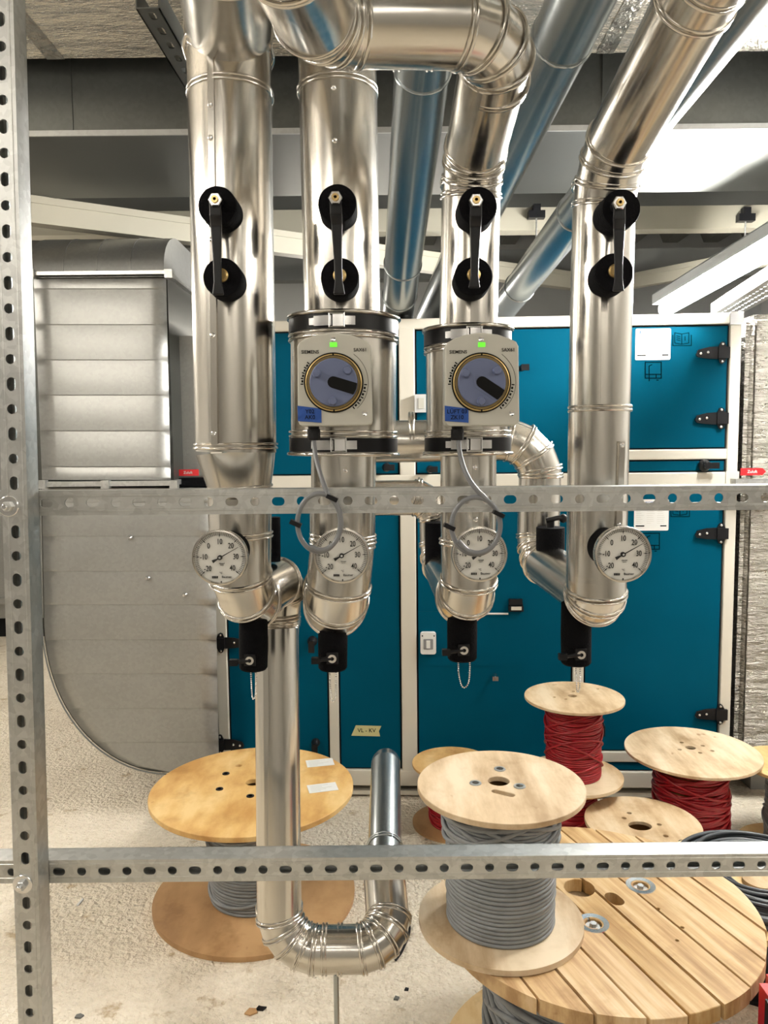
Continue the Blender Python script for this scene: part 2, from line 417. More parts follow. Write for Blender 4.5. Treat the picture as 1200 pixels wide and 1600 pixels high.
# ------------------------------------------------------------------ overhead ducts and beams
def xbox(name, z0, z1, y0, y1, m, label, cat, x0=-3.5, x1=3.1):
    o = MB().box((x0, y0, z0), (x1, y1, z1)).build(name, m); return tag(o, label, cat)
zf = P(120, 91, 2.30).z
t = thing('insulated_duct', 'foil wrapped flat duct overhead at the top edge', 'duct', (0, 1.6, zf))
mb = MB(); mb.box((-3.4, -1.35, 0), (3.0, .70, .35)); mb.build('foil_wrap', 'foil_up', t)
for xx in (-1.45, -.95, -.42, .62, 1.22): MB().box((xx, -1.352, -.0015), (xx+.05, .702, 0)).build('foil_tape', 'foil', t)
zd = P(300, 209, 2.45).z
t = thing('overhead_duct', 'wide dark galvanised duct crossing overhead behind the pipes', 'duct', (0, 2.45, zd))
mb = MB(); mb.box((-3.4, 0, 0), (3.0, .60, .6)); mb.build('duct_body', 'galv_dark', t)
mb = MB(); mb.box((-3.4, -.006, -.005), (3.0, 0, .012)); mb.build('seam_lip', 'galv', t)
for i in range(7): MB().box((-2.6+i*.82, -.003, .012), (-2.58+i*.82, .0, .59)).build('folded_seam', 'galv_dark', t)
zb = P(1000, 334, 4.3).z
xbox('steel_joist', zb, zb+.30, 4.3, 4.42, 'grey_beam', 'dark grey joist overhead between the wide duct and the cream beam', 'beam')
zb = P(1100, 355, 3.9).z
t = thing('cream_beam', 'straight cream steel beam crossing the whole room below the deck', 'beam', (0, 3.9, zb))
MB().box((-3.4, 0, 0), (3.1, .012, .098)).build('beam_web', 'cream', t)
mb = MB(); mb.box((-3.4, 0, -.006), (3.1, .09, 0)); mb.box((-3.4, 0, .098), (3.1, .09, .104)); mb.build('beam_flange', 'cream', t)
def beam(name, a, b, h, dpt, m, label):
    a = V(a); b = V(b); ex = (b-a).normalized(); ez = V((0, 0, 1)); ey = ez.cross(ex).normalized(); ez = ex.cross(ey)
    T = M(((ex.x, ey.x, ez.x, a.x), (ex.y, ey.y, ez.y, a.y), (ex.z, ey.z, ez.z, a.z), (0, 0, 0, 1)))
    L = (b-a).length; t = thing(name, label, 'beam', a)
    mb = MB(); mb.box((0, 0, -h/2), (L, .01, h/2), T); reparent(mb.build('beam_web', m), t)
    mb = MB(); mb.box((0, -.004, -h/2-.006), (L, dpt, -h/2), T); mb.box((0, -.004, h/2), (L, dpt, h/2+.006), T); mb.box((0, -.006, h/2-.022), (L, 0, h/2), T)
    reparent(mb.build('beam_flange', m), t); return t
beam('diagonal_beam', P(-60, 312, 2.86), P(915, 440, 4.95), .09, .06, 'cream', 'cream beam slanting down to the right behind the pipes')
beam('diagonal_beam', P(940, 447, 5.2), P(1330, 375, 3.4), .075, .05, 'cream', 'cream beam rising to the right behind the tube lamp')
xbox('steel_joist', P(1000, 432, 5.0).z, P(1000, 388, 5.0).z, 5.0, 5.1, 'grey_beam', 'dark grey joist far back above the teal unit', 'beam')
# corner duct at the far left, seen past the post
t = thing('cross_duct', 'ribbed galvanised duct beyond the tall duct at far left', 'duct', (-3.0, 6.0, 0))
for a_, b_, n_, m_ in (((-3.55, 6.0, .16), (-2.45, 6.5, 1.66), 'duct_body', 'galv'), ((-3.57, 5.97, 1.12), (-2.43, 6.0, 1.18), 'flange_rail', 'galv'), ((-3.57, 5.97, .28), (-2.43, 6.0, .33), 'flange_rail', 'galv'), ((-3.5, 6.05, 0), (-2.5, 6.45, .16), 'stand', 'dark')):
    reparent(MB().box(a_, b_).build(n_, m_), t)
# hangers
for (px, py, l) in ((838, 335, 'short dark clamp and threaded rod hanging between the third and fourth pipes'), (1165, 340, 'dark clamp on the cream beam above the tube lamp')):
    p = P(px, py, 3.88); t = thing('beam_clamp', l, 'clamp', p, None)
    MB().box((-.04, -.02, -.02), (.04, .02, .015)).box((-.018, -.02, .015), (.018, .015, .045)).build('clamp_body', 'black', t)
    MB().tube([(0, 0, -.02), (0, 0, -.13)], .004, 8).build('threaded_rod', 'channel', t)

# ------------------------------------------------------------------ lamps
def batten(label, a, b, wd, m, hang=True, top=None):
    a = V(a); b = V(b); ex = (b-a).normalized(); ez = V((0, 0, 1)); ey = ez.cross(ex).normalized(); ez = ex.cross(ey)
    T = M(((ex.x, ey.x, ez.x, a.x), (ex.y, ey.y, ez.y, a.y), (ex.z, ey.z, ez.z, a.z), (0, 0, 0, 1))); L = (b-a).length
    t = thing('batten_lamp', label, 'lamp', a)
    mb = MB(); mb.prism([(-wd*.9, .0), (wd*.9, 0), (wd*.9, .045), (wd*.6, .06), (-wd*.6, .06), (-wd*.9, .045)], 'x', 0, L, T); reparent(mb.build('lamp_body', 'white_metal'), t)
    mb = MB(); pr = [(wd*.62*cos(pi*.0+2*pi*i/20), wd*.62*sin(2*pi*i/20) - wd*.60) for i in range(20)]; mb.prism(pr, 'x', .03, L-.03, T)
    reparent(mb.build('diffuser', m, None, 40), t)
    if hang:
        mb = MB()
        for x in (.2, L-.2):
            p = T @ V((x, 0, .05)); mb.tube([p, V((p.x, p.y, (top or ZC)-.02))], .0025, 6)
        reparent(mb.build('hanger_wire', 'channel'), t)
    return t
la, lb = P(1034, 476, 3.75), P(1350, 292, 2.45); lb = la + (lb-la)*1.35
batten('long lit tube lamp hanging at the right above the teal unit', la, lb, .053, 'lamp', False)
batten('warm lit tube lamp behind the viewer to the left', (-2.6, -.9, 2.75), (-.6, -.9, 2.75), .07, 'lamp_behind')
batten('warm lit tube lamp behind the viewer to the right', (.7, -1.1, 2.75), (2.6, -1.1, 2.75), .07, 'lamp_behind')
batten('added warm tube lamp, unseen, furthest behind the viewer', (-1.2, -2.4, 2.75), (1.2, -2.4, 2.75), .07, 'lamp_behind')  # added out of view, gives the shiny pipes something bright to reflect
batten('warm lit tube lamp on the left side of the room', (-1.8, .2, 2.4), (-1.8, 1.7, 2.4), .06, 'lamp_room', False)
batten('lit tube lamp on the right side of the room', (1.7, -.3, 2.4), (1.7, 1.2, 2.4), .06, 'lamp_soft', False)
batten('added warm tube lamp, out of view at far left beside the tall duct', (-2.75, 3.2, 2.4), (-2.75, 4.75, 2.4), .07, 'lamp_room')  # added off-frame to brighten the floor at back left
batten('added fill tube lamp hidden low behind the teal unit, left one', (-1.0, 5.0, 2.12), (.6, 5.0, 2.12), .05, 'lamp_hidden_fill')  # added fill hidden by the unit, lights the beams and deck

# perforated cable tray
a = P(1134, 493, 3.45); b = P(1300, 392, 2.35); a.z = b.z = 2.056
ex = (b-a).normalized(); ez = V((0, 0, 1)); ey = ez.cross(ex).normalized(); L = (b-a).length
T = M(((ex.x, ey.x, ez.x, a.x), (ex.y, ey.y, ez.y, a.y), (ex.z, ey.z, ez.z, a.z), (0, 0, 0, 1)))
hs = [slot(.03+i*.042 + (.02 if z > .03 else 0), z, .016, .0045, 5) for i in range(int(L/.042)-1) for z in (-.032, .0, .032)]
v_, f = plate_data([(0, -.062), (L, -.062), (L, .062), (0, .062)], hs, .002)
mb = MB().add([T @ V((p.x, p.z, p.y)) for p in v_], f); mb.box((0, -.062, 0), (L, -.060, .05), T); mb.box((0, .060, 0), (L, .062, .05), T)
o = mb.build('cable_tray', 'white_metal'); tag(o, 'white perforated cable tray at the upper right above the foil duct', 'cable tray')

# ------------------------------------------------------------------ air handling unit
ROT = R(2.5); U = V((cos(ROT), -sin(ROT), 0)); NN = V((sin(ROT), cos(ROT), 0)); P0 = V((0, 3.16, 0))
def A(px, py, off=0):                            # pixel -> (u, z) on the unit's front plane
    d = ray(px, py); o = V((0, 0, CAMZ)); t = (P0 + NN*off - o).dot(NN) / d.dot(NN); p = o + d*t
    return ((p - P0).dot(U), p.z)
AHU = thing('air_handling_unit', 'large teal panelled air handling unit with aluminium frame behind the pipes', 'ventilation unit', P0, rot=(0, 0, -ROT))
def ab(mb, u0, z0, u1, z1, y0, y1): return mb.box((u0, y0, z0), (u1, y1, z1))
u = {k: A(px, 1000)[0] for k, px in dict(L0=338, L1=355, a0=513, a1=528, m0=627, m1=651, b0=895, b1=912, r0=1126, r1=1143).items()}
zt1 = A(1060, 491)[1]; zt0 = A(1060, 508)[1]
zm1 = A(1060, 738)[1]; zm0 = A(1060, 758)[1]; ze1 = A(1060, 702)[1]; ze0 = A(1060, 718)[1]
zbt = A(1050, 1205)[1]; zbb = A(1050, 1230)[1]; zx1 = A(1050, 1174)[1]; zx0 = A(1050, 1190)[1]
D = 1.15
fr = lambda nm, *q: ab(MB(), *q).build(nm, 'alu', AHU)
def frame_bar(u0, z0, u1, z1, y0=-.012, y1=.03): 
    o = ab(MB(), u0, z0, u1, z1, y0, y1).build('frame_bar', 'alu', AHU)
    bv = o.modifiers.new('b', 'BEVEL'); bv.width = .004; bv.segments = 2; return o
for k0, k1 in (('L0', 'L1'), ('m0', 'm1'), ('r0', 'r1')): frame_bar(u[k0], zbb, u[k1], zt1)
frame_bar(u['a0'], zbt, u['a1'], zm0, -.010); frame_bar(u['b0'], zbt, u['b1'], zt0, -.010)
frame_bar(u['L0'], zt0, u['r1'], zt1, -.0125); frame_bar(u['L0'], zm0, u['r1'], zm1, -.0125)
frame_bar(u['L0'], zbb, u['r1'], zbt, -.0125); frame_bar(u['b1'], ze0, u['r0'], ze1, -.011); frame_bar(u['b1'], zx0, u['r0'], zx1, -.011)
# corner pieces
ab(MB(), u['r0']-.004, zt0-.004, u['r1']+.004, zt1+.004, -.017, .03).build('frame_corner', 'white_metal', AHU)
ab(MB(), u['r0']-.004, zm0-.014, u['r1']+.004, zm1+.002, -.017, .03).build('frame_corner', 'alu', AHU)
def panel(u0, z0, u1, z1, nm='teal_panel'):
    ab(MB(), u0+.0005, z0+.0005, u1-.0005, z1-.0005, .004, .029).build('door_gasket', 'dark', AHU)
    o = ab(MB(), u0+.007, z0+.006, u1-.007, z1-.006, -.002, .003).build(nm, 'teal', AHU); bv = o.modifiers.new('b', 'BEVEL'); bv.width = .0015; bv.segments = 2; return o
panel(u['L1'], zm1, u['m0'], zt0); panel(u['m1'], zm1, u['b0'], zt0); panel(u['b1'], ze1, u['r0'], zt0); panel(u['b1'], zm1, u['r0'], ze0)
panel(u['L1'], zbt, u['a0'], zm0); panel(u['a1'], zbt, u['m0'], zm0); panel(u['m1'], zbt, u['b0'], zm0)
panel(u['b1'], zx1, u['r0'], zm0); panel(u['b1'], zbt, u['r0'], zx0)
ab(MB(), u['L0']+.005, zbb, u['r1']-.005, zt1-.005, .03, D).build('casing', 'galv', AHU)
ab(MB(), u['L0']+.03, 0, u['r1']-.03, zbb, .05, D-.05).build('base_plinth', 'dark', AHU)  # near-black colour stands in for the shadow under the unit
ab(MB(), u['L0'], .012, u['r1'], .03, -.0, .05).build('base_rail', 'alu', AHU)
# small access cover with lock
c0 = A(654, 1040); c1 = A(819, 955)
o = ab(MB(), c0[0], c0[1], c1[0], c1[1], -.006, -.002).build('access_cover', 'teal', AHU)
# hinges
def hinge(px, py, side=1, lab=None):
    u_, z_ = A(px, py)
    mb = MB(); s = side
    mb.prism([(s*q[0], q[1]) for q in ((-.085, -.006), (-.078, .012), (-.040, .022), (0, .024), (0, -.024), (-.040, -.022), (-.078, -.016))], 'y', -.020, -.013)
    mb.box((min(0, s*.045), -.026, -.022), (max(0, s*.045), -.013, .022))
    mb.prism([(s*q[0], q[1]) for q in ((.002, -.02), (.010, -.040), (.018, -.044), (.026, -.040), (.036, -.02), (.036, .02), (.026, .04), (.018, .044), (.010, .040), (.002, .02))], 'y', -.018, -.012)
    T = M.Translation((u_, 0, z_)); mb.v = [T @ q for q in mb.v]
    h = mb.build('hinge', 'black', AHU)
    mb = MB()
    for dx, dz in ((-.068, -.002), (-.040, .002), (.018, .034), (.018, -.034)):
        mb.lathe([(.005, 0), (.005, .003), (.003, .004)], 12, M.Translation((u_+s*dx, -.020 if abs(dz) < .01 else -.018, z_+dz)) @ M.Rotation(pi/2, 4, 'X'))
    mb.build('hinge_screw', 'latch', h, 30)
for px, py in ((1119, 552), (1117, 654), (1117, 833), (1116, 1114)): hinge(px, py)
for px, py in ((353, 1003), (352, 1161)): hinge(px, py, -1)
def knob(px, py, m_='black', sz=1.0, ang=0):
    u_, z_ = A(px, py); T = M.Translation((u_, -.012, z_)) @ M.Rotation(pi/2, 4, 'X')
    k = MB().lathe([(.026*sz, 0), (.026*sz, .012), (.022*sz, .02), (.014*sz, .03), (.014*sz, .045)], 24, T).build('door_latch', m_, AHU, 30)
    MB().box((-.010*sz, -.058, -.012), (.05*sz, -.045, .012), M.Translation((u_, 0, z_)) @ M.Rotation(R(ang), 4, 'Y')).build('latch_lever', m_, k)
    return k
knob(1098, 727, ang=0, sz=.9); knob(489, 1000, ang=90, sz=.8); knob(604, 730, sz=.7); knob(494, 1158, ang=90, sz=.7); knob(772, 1052, 'latch', .3, 90); knob(814, 576, sz=.5)
knob(672, 733, sz=.6); knob(936, 1130, sz=.7, ang=90)
# black cable clip with white cable on the access cover
u_, z_ = A(805, 944)
k = MB().box((u_-.03, -.03, z_-.025), (u_+.03, -.004, z_-.003)).box((u_-.028, -.02, z_), (u_+.028, -.004, z_+.024)).build('cable_clip', 'black', AHU)
MB().box((u_-.02, -.034, z_-.018), (u_+.022, -.03, z_-.004)).build('clip_plate', 'alu', k)
c0 = A(750, 958); MB().tube([(c0[0], -.012, c0[1]), (u_-.03, -.012, c0[1])], .004, 8).build('white_cable', 'white', AHU)
# switch
c0 = A(657, 1019); c1 = A(681, 986)
sw = MB().plate(rrect(c0[0], c0[1], c1[0], c1[1], .01), [], .03, M.Translation((0, -.034, 0))).build('switch_box', 'white', AHU)
cx, cz = (c0[0]+c1[0])/2, (c0[1]+c1[1])/2
MB().plate(rrect(cx-.020, cz-.024, cx+.020, cz+.020, .004), [], .004, M.Translation((0, -.0365, 0))).build('switch_window', simple('smoked_cover', (.22, .22, .23), .2), sw)
MB().box((cx-.008, -.040, cz-.018), (cx+.008, -.0365, cz+.014)).build('rocker', 'white', sw)
MB().lathe([(.003, 0), (.003, .002)], 10, M.Translation((c0[0]+.008, -.034, c1[1]-.012)) @ M.Rotation(pi/2, 4, 'X')).lathe([(.003, 0), (.003, .002)], 10, M.Translation((c1[0]-.008, -.034, c1[1]-.012)) @ M.Rotation(pi/2, 4, 'X')).build('switch_screw', 'ink', sw)
# grey junction box on upper strut
c0 = A(648, 645); c1 = A(668, 617)
jb = ab(MB(), c0[0], c0[1], c1[0], c1[1], -.045, -.012).build('junction_box', 'white_metal', AHU)
ab(MB(), c0[0]+.015, c0[1]+.015, c1[0]-.015, c1[1]-.015, -.048, -.045).build('box_window', 'plastic_grey', jb)
# labels on the unit
def label_sheet(px0, py0, px1, py1):
    c0 = A(px0, py1); c1 = A(px1, py0); y = -.0035; W = c1[0]-c0[0]; H = c1[1]-c0[1]
    s = MB().plate(rrect(c0[0], c0[1], c1[0], c1[1], .006), [], .001, M.Translation((0, y, 0))).build('rating_label', 'white', AHU)
    T = M.Translation((c0[0]+.40*W, y-.0003, c1[1]-.12*H))
    text('WEGER', .115*H, 'ink_blue', 'lettering', s, T, ext=.0002)
    mb = MB(); mb.tube([(c0[0]+.13*W+.035*H*cos(q*pi/8), y-.0003, c1[1]-.12*H+.035*H*sin(q*pi/8)) for q in range(16)], .0012, 5, True); mb.box((c0[0]+.12*W, y-.0007, c1[1]-.17*H), (c0[0]+.14*W, y, c1[1]-.07*H)); mb.build('blue_mark', 'ink_blue', s)
    text('CE', .09*H, simple('faint_ink', (.5, .5, .5), .6), 'lettering', s, M.Translation((c0[0]+.87*W, y-.0003, c1[1]-.12*H)), ext=.0002)
    mb = MB(); mb.box((c0[0]+.05*W, y-.0006, c0[1]+.13*H), (c0[0]+.30*W, y, c0[1]+.17*H)); mb.box((c0[0]+.76*W, y-.0006, c0[1]+.13*H), (c0[0]+.94*W, y, c0[1]+.17*H)); mb.build('label_bar', 'ink', s)
    mb = MB(); random.seed(3)
    for i in range(9):
        x = c0[0]+.06*W; z = c1[1]-(.27+.062*i)*H
        for j in range(3): mb.box((x + j*.3*W, y-.0004, z), (x + (j*.3+.12+.12*random.random())*W, y, z+.008*H))
    mb.build('label_print', 'plastic_grey', s)
label_sheet(992, 513, 1048, 563); label_sheet(990, 780, 1045, 829)
def pict_lines(pts_px, name='pictogram', r=.0018):
    mb = MB()
    for pl in pts_px:
        q = [A(*p) for p in pl]
        for a_, b_ in zip(q, q[1:]):
            dx, dz = b_[0]-a_[0], b_[1]-a_[1]; L_ = sqrt(dx*dx+dz*dz) or 1; nx, nz = -dz/L_*r, dx/L_*r; ex_, ez_ = dx/L_*r, dz/L_*r
            mb.prism([(a_[0]-ex_+nx, a_[1]-ez_+nz), (b_[0]+ex_+nx, b_[1]+ez_+nz), (b_[0]+ex_-nx, b_[1]+ez_-nz), (a_[0]-ex_-nx, a_[1]-ez_-nz)], 'y', -.0031, -.0018)
    return mb.build(name, 'teal_ink', AHU)
def pict(dx, dy):
    f = lambda ls: [[(x+dx, y+dy) for x, y in l] for l in ls]
    pict_lines(f([[(1008, 566), (1033, 566), (1033, 591), (1008, 591), (1008, 566)], [(1008, 585), (1033, 585)], [(1014, 595), (1014, 572), (1018, 570)], [(1025, 585), (1025, 591)], [(1026, 594), (1028, 594)]]))
    pict_lines(f([[(1054, 520), (1065, 522), (1076, 520), (1076, 536), (1065, 538), (1054, 536), (1054, 520)], [(1065, 522), (1065, 538)], [(1051, 524), (1051, 540), (1080, 540), (1080, 524)], [(1070, 526), (1070, 532)], [(1057, 525), (1062, 526)], [(1057, 528), (1062, 529)], [(1057, 531), (1062, 532)]]), r=.0013)
pict(0, 0); pict(-3, 267)
# yellow tape with handwriting
q = [A(*p) for p in ((549, 1149), (556, 1133), (596, 1134), (592, 1142), (594, 1150))]
tp = MB().prism(q, 'y', -.004, -.002).build('yellow_tape', 'yellowtape', AHU)
c_ = A(573, 1141); text('VL - KV', .024, 'ink', 'handwriting', tp, M.Translation((c_[0], -.0043, c_[1])), ext=.0002)

# red arrow labels "Zuluft"
def red_label(px, py, wpx, hpx, Y, label, arrow=True):
    p = P(px, py, Y); k = mpp(p); w_, h = wpx*k/2, hpx*k/2
    t = thing('arrow_label', label, 'label', p)
    poly = [(-w_, -h), (w_*.72, -h), (w_, 0), (w_*.72, h), (-w_, h)] if arrow else [(-w_, -h), (w_, -h), (w_, h), (-w_, h)]
    MB().plate(poly, [], .001).build('label_face', 'red', t); text('Zuluft', h*1.15, 'white', 'lettering', t, M.Translation((-.08*w_, -.0006, 0)), ext=.0002)

# ------------------------------------------------------------------ left galvanised duct
YD = 3.03
TD = thing('elbow_duct', 'tall galvanised duct curving into the left end of the teal unit', 'duct', P(160, 1200, YD))
def dsheet(px0, pxs1, ys, amp, name, m='galv', right_fn=None):
    """front sheet made of shallow pillowed strips between pixel rows ys"""
    mb = MB()
    return mb
def strips(edgeL, edgeR, ys, amp, name, flat=False):
    mb = MB(); vs_ = []; n = len(ys)
    sub = 5
    rows = []
    for i in range(n-1):
        for s_ in range(sub):
            t_ = s_/sub; y = ys[i]+(ys[i+1]-ys[i])*t_; rows.append((y, amp*sin(pi*t_)*.35 + amp*t_*.8))
        rows.append((ys[i+1]-.3, amp*.8))
    rows.append((ys[-1], 0))
    cols = 9
    for y, d in rows:
        xl, xr = edgeL(y), edgeR(y)
        for c in range(cols):
            f = c/(cols-1); edge = 1 if flat else min(1, min(f, 1-f)*9)
            vs_.append(P(xl+(xr-xl)*f, y, YD - d*edge))
    fs = [(r*cols+c, (r+1)*cols+c, (r+1)*cols+c+1, r*cols+c+1) for r in range(len(rows)-1) for c in range(cols-1)]
    o = link(name, mesh(vs_, fs), 'galv', None, 25); reparent(o, TD)
    sol = o.modifiers.new('s', 'SOLIDIFY'); sol.thickness = .004; sol.offset = -1 if True else 1
    return o
xl1 = lambda y: 52 + (y-425)*.042; xr1 = lambda y: 259 + (y-425)*.024
strips(xl1, xr1, [432, 451, 507, 562, 617, 673, 729, 750], .010, 'front_sheet')
# body behind
def wbox_px(px0, py0, px1, py1, Y0, Y1, name, m, par):
    a = P(px0, py1, Y0); b = P(px1, py0, Y0); o = MB().box((a.x, Y0, a.z), (b.x, Y1, b.z)).build(name, m); reparent(o, par); return o
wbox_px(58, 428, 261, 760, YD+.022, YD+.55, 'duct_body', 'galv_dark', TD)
wbox_px(50, 422, 263, 430, YD-.035, YD+.56, 'flange_rail', 'channel', TD); wbox_px(64, 751, 270, 761, YD-.035, YD+.56, 'flange_rail', 'channel', TD)
wbox_px(50, 431, 262, 434, YD-.02, YD+.02, 'flange_lip', 'galv_dark', TD)
for px, py in ((48, 428), (264, 428), (66, 757), (272, 757), (165, 757)):
    p = P(px, py, YD-.04); o = MB().box((p.x-.015, p.y-.012, p.z-.016), (p.x+.015, p.y+.02, p.z+.016)).build('corner_clamp', 'channel'); reparent(o, TD)
# curved top elbow turning back
mb = MB(); a = P(46, 424, YD); b = P(256, 424, YD); pr = []
for i in range(9):
    q = pi/2*i/8; pr.append((YD+.24*(1-cos(q)), a.z+.17*sin(q)))
pr += [(YD+1.4, a.z+.17), (YD+1.4, a.z-.28), (YD+.55, a.z-.28), (YD+.55, a.z)]
mb.prism(pr, 'x', a.x, b.x); o = mb.build('top_bend', 'galv', None, 40); reparent(o, TD)
mb = MB()
for f in (.25, .5, .75): mb.prism([(pp[0]-.002, pp[1]+.002) for pp in pr[:9]]+[(pp[0]+.01, pp[1]-.01) for pp in pr[:9][::-1]], 'x', a.x+(b.x-a.x)*f-.002, a.x+(b.x-a.x)*f+.002)
o = mb.build('folded_seam', 'galv'); reparent(o, TD)
# lower bend: side sheet silhouette
def edgeL(y):
    if y <= 960: return 66+(y-800)*.02
    t_ = min(1, (y-960)/(1206-960)); return 69 + 196*(1-sqrt(max(0, 1-t_**2.1)))
edgeR = lambda y: 334 + (y-760)*.018
strips(edgeL, edgeR, [762, 785, 838, 893, 945, 1000, 1053, 1107, 1160, 1207], .003, 'bend_sheet', True)
ol = [P(edgeL(y), y, YD+.02) for y in [760+i*8 for i in range(0, 26)]] + [P(edgeL(960+246*sin(q*pi/2/20)), 960+246*sin(q*pi/2/20), YD+.02) for q in range(1, 21)]
ol += [V((-.722, 0, ol[-1].z)), V((-.722, 0, P(300, 764, YD+.02).z))]
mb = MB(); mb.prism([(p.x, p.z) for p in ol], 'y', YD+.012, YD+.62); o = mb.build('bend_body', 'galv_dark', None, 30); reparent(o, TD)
rim = ol[:-2]
mb = MB(); mb.tube([p + V((.0, -.022, 0)) for p in rim], .0032, 8); o = mb.build('bend_rim', 'grey_beam', None, 40); reparent(o, TD)
mb = MB()
for px, py in ((203, 840), (231, 903), (289, 929)):
    p = P(px, py, YD-.012); mb.lathe([(.011, 0), (.009, .006), (.005, .010), (.005, .02)], 14, M.Translation(p) @ M.Rotation(pi/2, 4, 'X'))
o = mb.build('sheet_rivet', 'latch', None, 30); reparent(o, TD)
# transition box between the tall duct and the unit
TB = thing('transition_duct', 'plain galvanised box between the tall duct and the teal unit', 'duct', P(300, 740, 3.2))
a = P(262, 760, 3.2); b = P(352, 524, 3.2); o = MB().box((-.848, 3.2, a.z), (-.722, 3.9, b.z)).build('duct_body', 'galv'); reparent(o, TB)
a = P(268, 764, 3.17); b = P(345, 746, 3.17); o = MB().box((a.x, 3.12, a.z+.012), (-.722, 3.2, b.z)).build('black_collar', 'rubber'); reparent(o, TB)
red_label(295, 738.5, 31, 10, 3.112, 'small red label with white lettering left of the widest pipe', False)
# sloped dark duct behind
t = thing('sloping_duct', 'dark duct sloping down behind the top of the tall left duct', 'duct', P(290, 450, 3.7))
a = P(200, 352, 3.75); b = P(420, 545, 3.75)
mb = MB(); mb.prism([(P(190, 350, 3.75).x, P(190, 350, 3.75).z), (P(262, 352, 3.75).x, P(262, 352, 3.75).z), (P(420, 520, 3.75).x, P(420, 520, 3.75).z), (P(420, 600, 3.75).x, 0), (P(190, 600, 3.75).x, 0)], 'y', 4.45, 4.9)
reparent(mb.build('duct_body', 'grey_beam'), t)

# ------------------------------------------------------------------ foil duct at right
t = thing('foil_duct', 'crinkled foil wrapped duct at the right of the teal unit', 'duct', P(1180, 1205, 3.1))
fu, fz0 = A(1146, 1208); fu2, fz1 = A(1460, 486)
bm = bmesh.new(); bmesh.ops.create_cube(bm, size=1)
for v in bm.verts:
    q_ = P0 + U*(fu + (v.co.x+.5)*(fu2-fu)) + NN*(-.02+(v.co.y+.5)*1.0); v.co = V((q_.x, q_.y, fz0 + (v.co.z+.5)*(fz1-fz0)))
bmesh.ops.bevel(bm, geom=list(bm.edges), offset=.03, segments=3, affect='EDGES')
me = bpy.data.meshes.new('m'); bm.to_mesh(me); bm.free(); o = link('foil_wrap', me, 'foil', None, 40); reparent(o, t)
a = P(1146, 760, 3.02); mb = MB(); mb.box((a.x, 3.0, P(1160, 764, 3.02).z), (a.x+.6, 3.05, P(1160, 748, 3.02).z)); reparent(mb.build('flange_rail', 'channel'), t)
mb = MB(); q = P(1180, 1225, 3.2); mb.box((q.x-.02, 3.2, 0), (q.x+.5, 3.9, P(1160, 1215, 3.08).z+.02)); reparent(mb.build('stand', 'wall_dark'), t)
red_label(1177, 737, 40, 11, 2.995, 'red arrow label with white lettering on the foil duct at right')

# ------------------------------------------------------------------ pipes
def fillet(pts, fr, seg=4):
    """pts world; fr[i] = bend radius at interior point i. returns path points and indices of mitre joints"""
    out = [V(pts[0])]; joints = []
    for i in range(1, len(pts)-1):
        p, a, b = V(pts[i]), V(pts[i-1]), V(pts[i+1]); r = fr[i-1] if isinstance(fr, (list, tuple)) else fr
        d1 = (a-p).normalized(); d2 = (b-p).normalized(); ang = d1.angle(d2); turn = pi-ang
        if turn < .02: out.append(p); continue
        tl = min(r*tan(turn/2), (a-p).length*.48, (b-p).length*.48); rr = tl/tan(turn/2)
        c = p + (d1+d2).normalized() * (rr/sin(ang/2)); s0 = p+d1*tl - c; s1 = p+d2*tl - c
        ns = max(2, seg if turn > .9 else 2)
        ax = s0.cross(s1).normalized()
        k = 1/cos(turn/ns/2)                       # gores tangent to the arc
        for j in range(ns):
            q = M.Rotation(turn*(j+.5)/ns, 3, ax) @ s0 * k; out.append(c+q); joints.append(len(out)-1)
    out.append(V(pts[-1])); return out, joints
def ring_bead(mb, c, d, r, br=.0028, n=48, mn=None, base=None):
    u_, w_ = perp(d); pts = []
    for j in range(n):
        a_ = 2*pi*j/n; o = (u_*cos(a_)+w_*sin(a_))*r
        if mn is not None: o = o - d*(o.dot(mn)/d.dot(mn))
        pts.append(c+o)
    mb.tube(pts, br, 6, True)
def pipe(name, label, pts, r, fr=.1, seg=4, m='steel', rings=(), joint_rings=True, cap=True, tapers=None, loc=None, group=None, br=.0028, double=True, n=64, endcap=False):
    path, joints = fillet(pts, fr, seg)
    rad = [r]*len(path)
    t = thing(name, label, 'pipe', loc if loc is not None else min(path, key=lambda p: p.z), group)
    if tapers: rad = tapers(path)
    vs_, fs, rg = tube_data(path, rad, n, False, cap)
    o = MB().add(vs_, fs).build('pipe_jacket', m, None, 9); reparent(o, t)
    if joint_rings:
        for i in joints:
            mb = MB(); mn = rg[i][1]; d = (path[i]-path[i-1]).normalized()
            ring_bead(mb, path[i]+d*0, d, rad[i]+.0006, br, mn=mn)
            if double: ring_bead(mb, path[i]+d*(br*2.6), d, rad[i]+.0006, br*.8, mn=mn)
            reparent(mb.build('joint_ring', m, None, 60), t)
    for (p, d, rr) in rings:
        mb = MB(); ring_bead(mb, V(p), V(d).normalized(), rr+.0008, br)
        if double: ring_bead(mb, V(p)+V(d).normalized()*br*2.6, V(d).normalized(), rr+.0008, br)
        reparent(mb.build('joint_ring', m, None, 60), t)
    return t, path
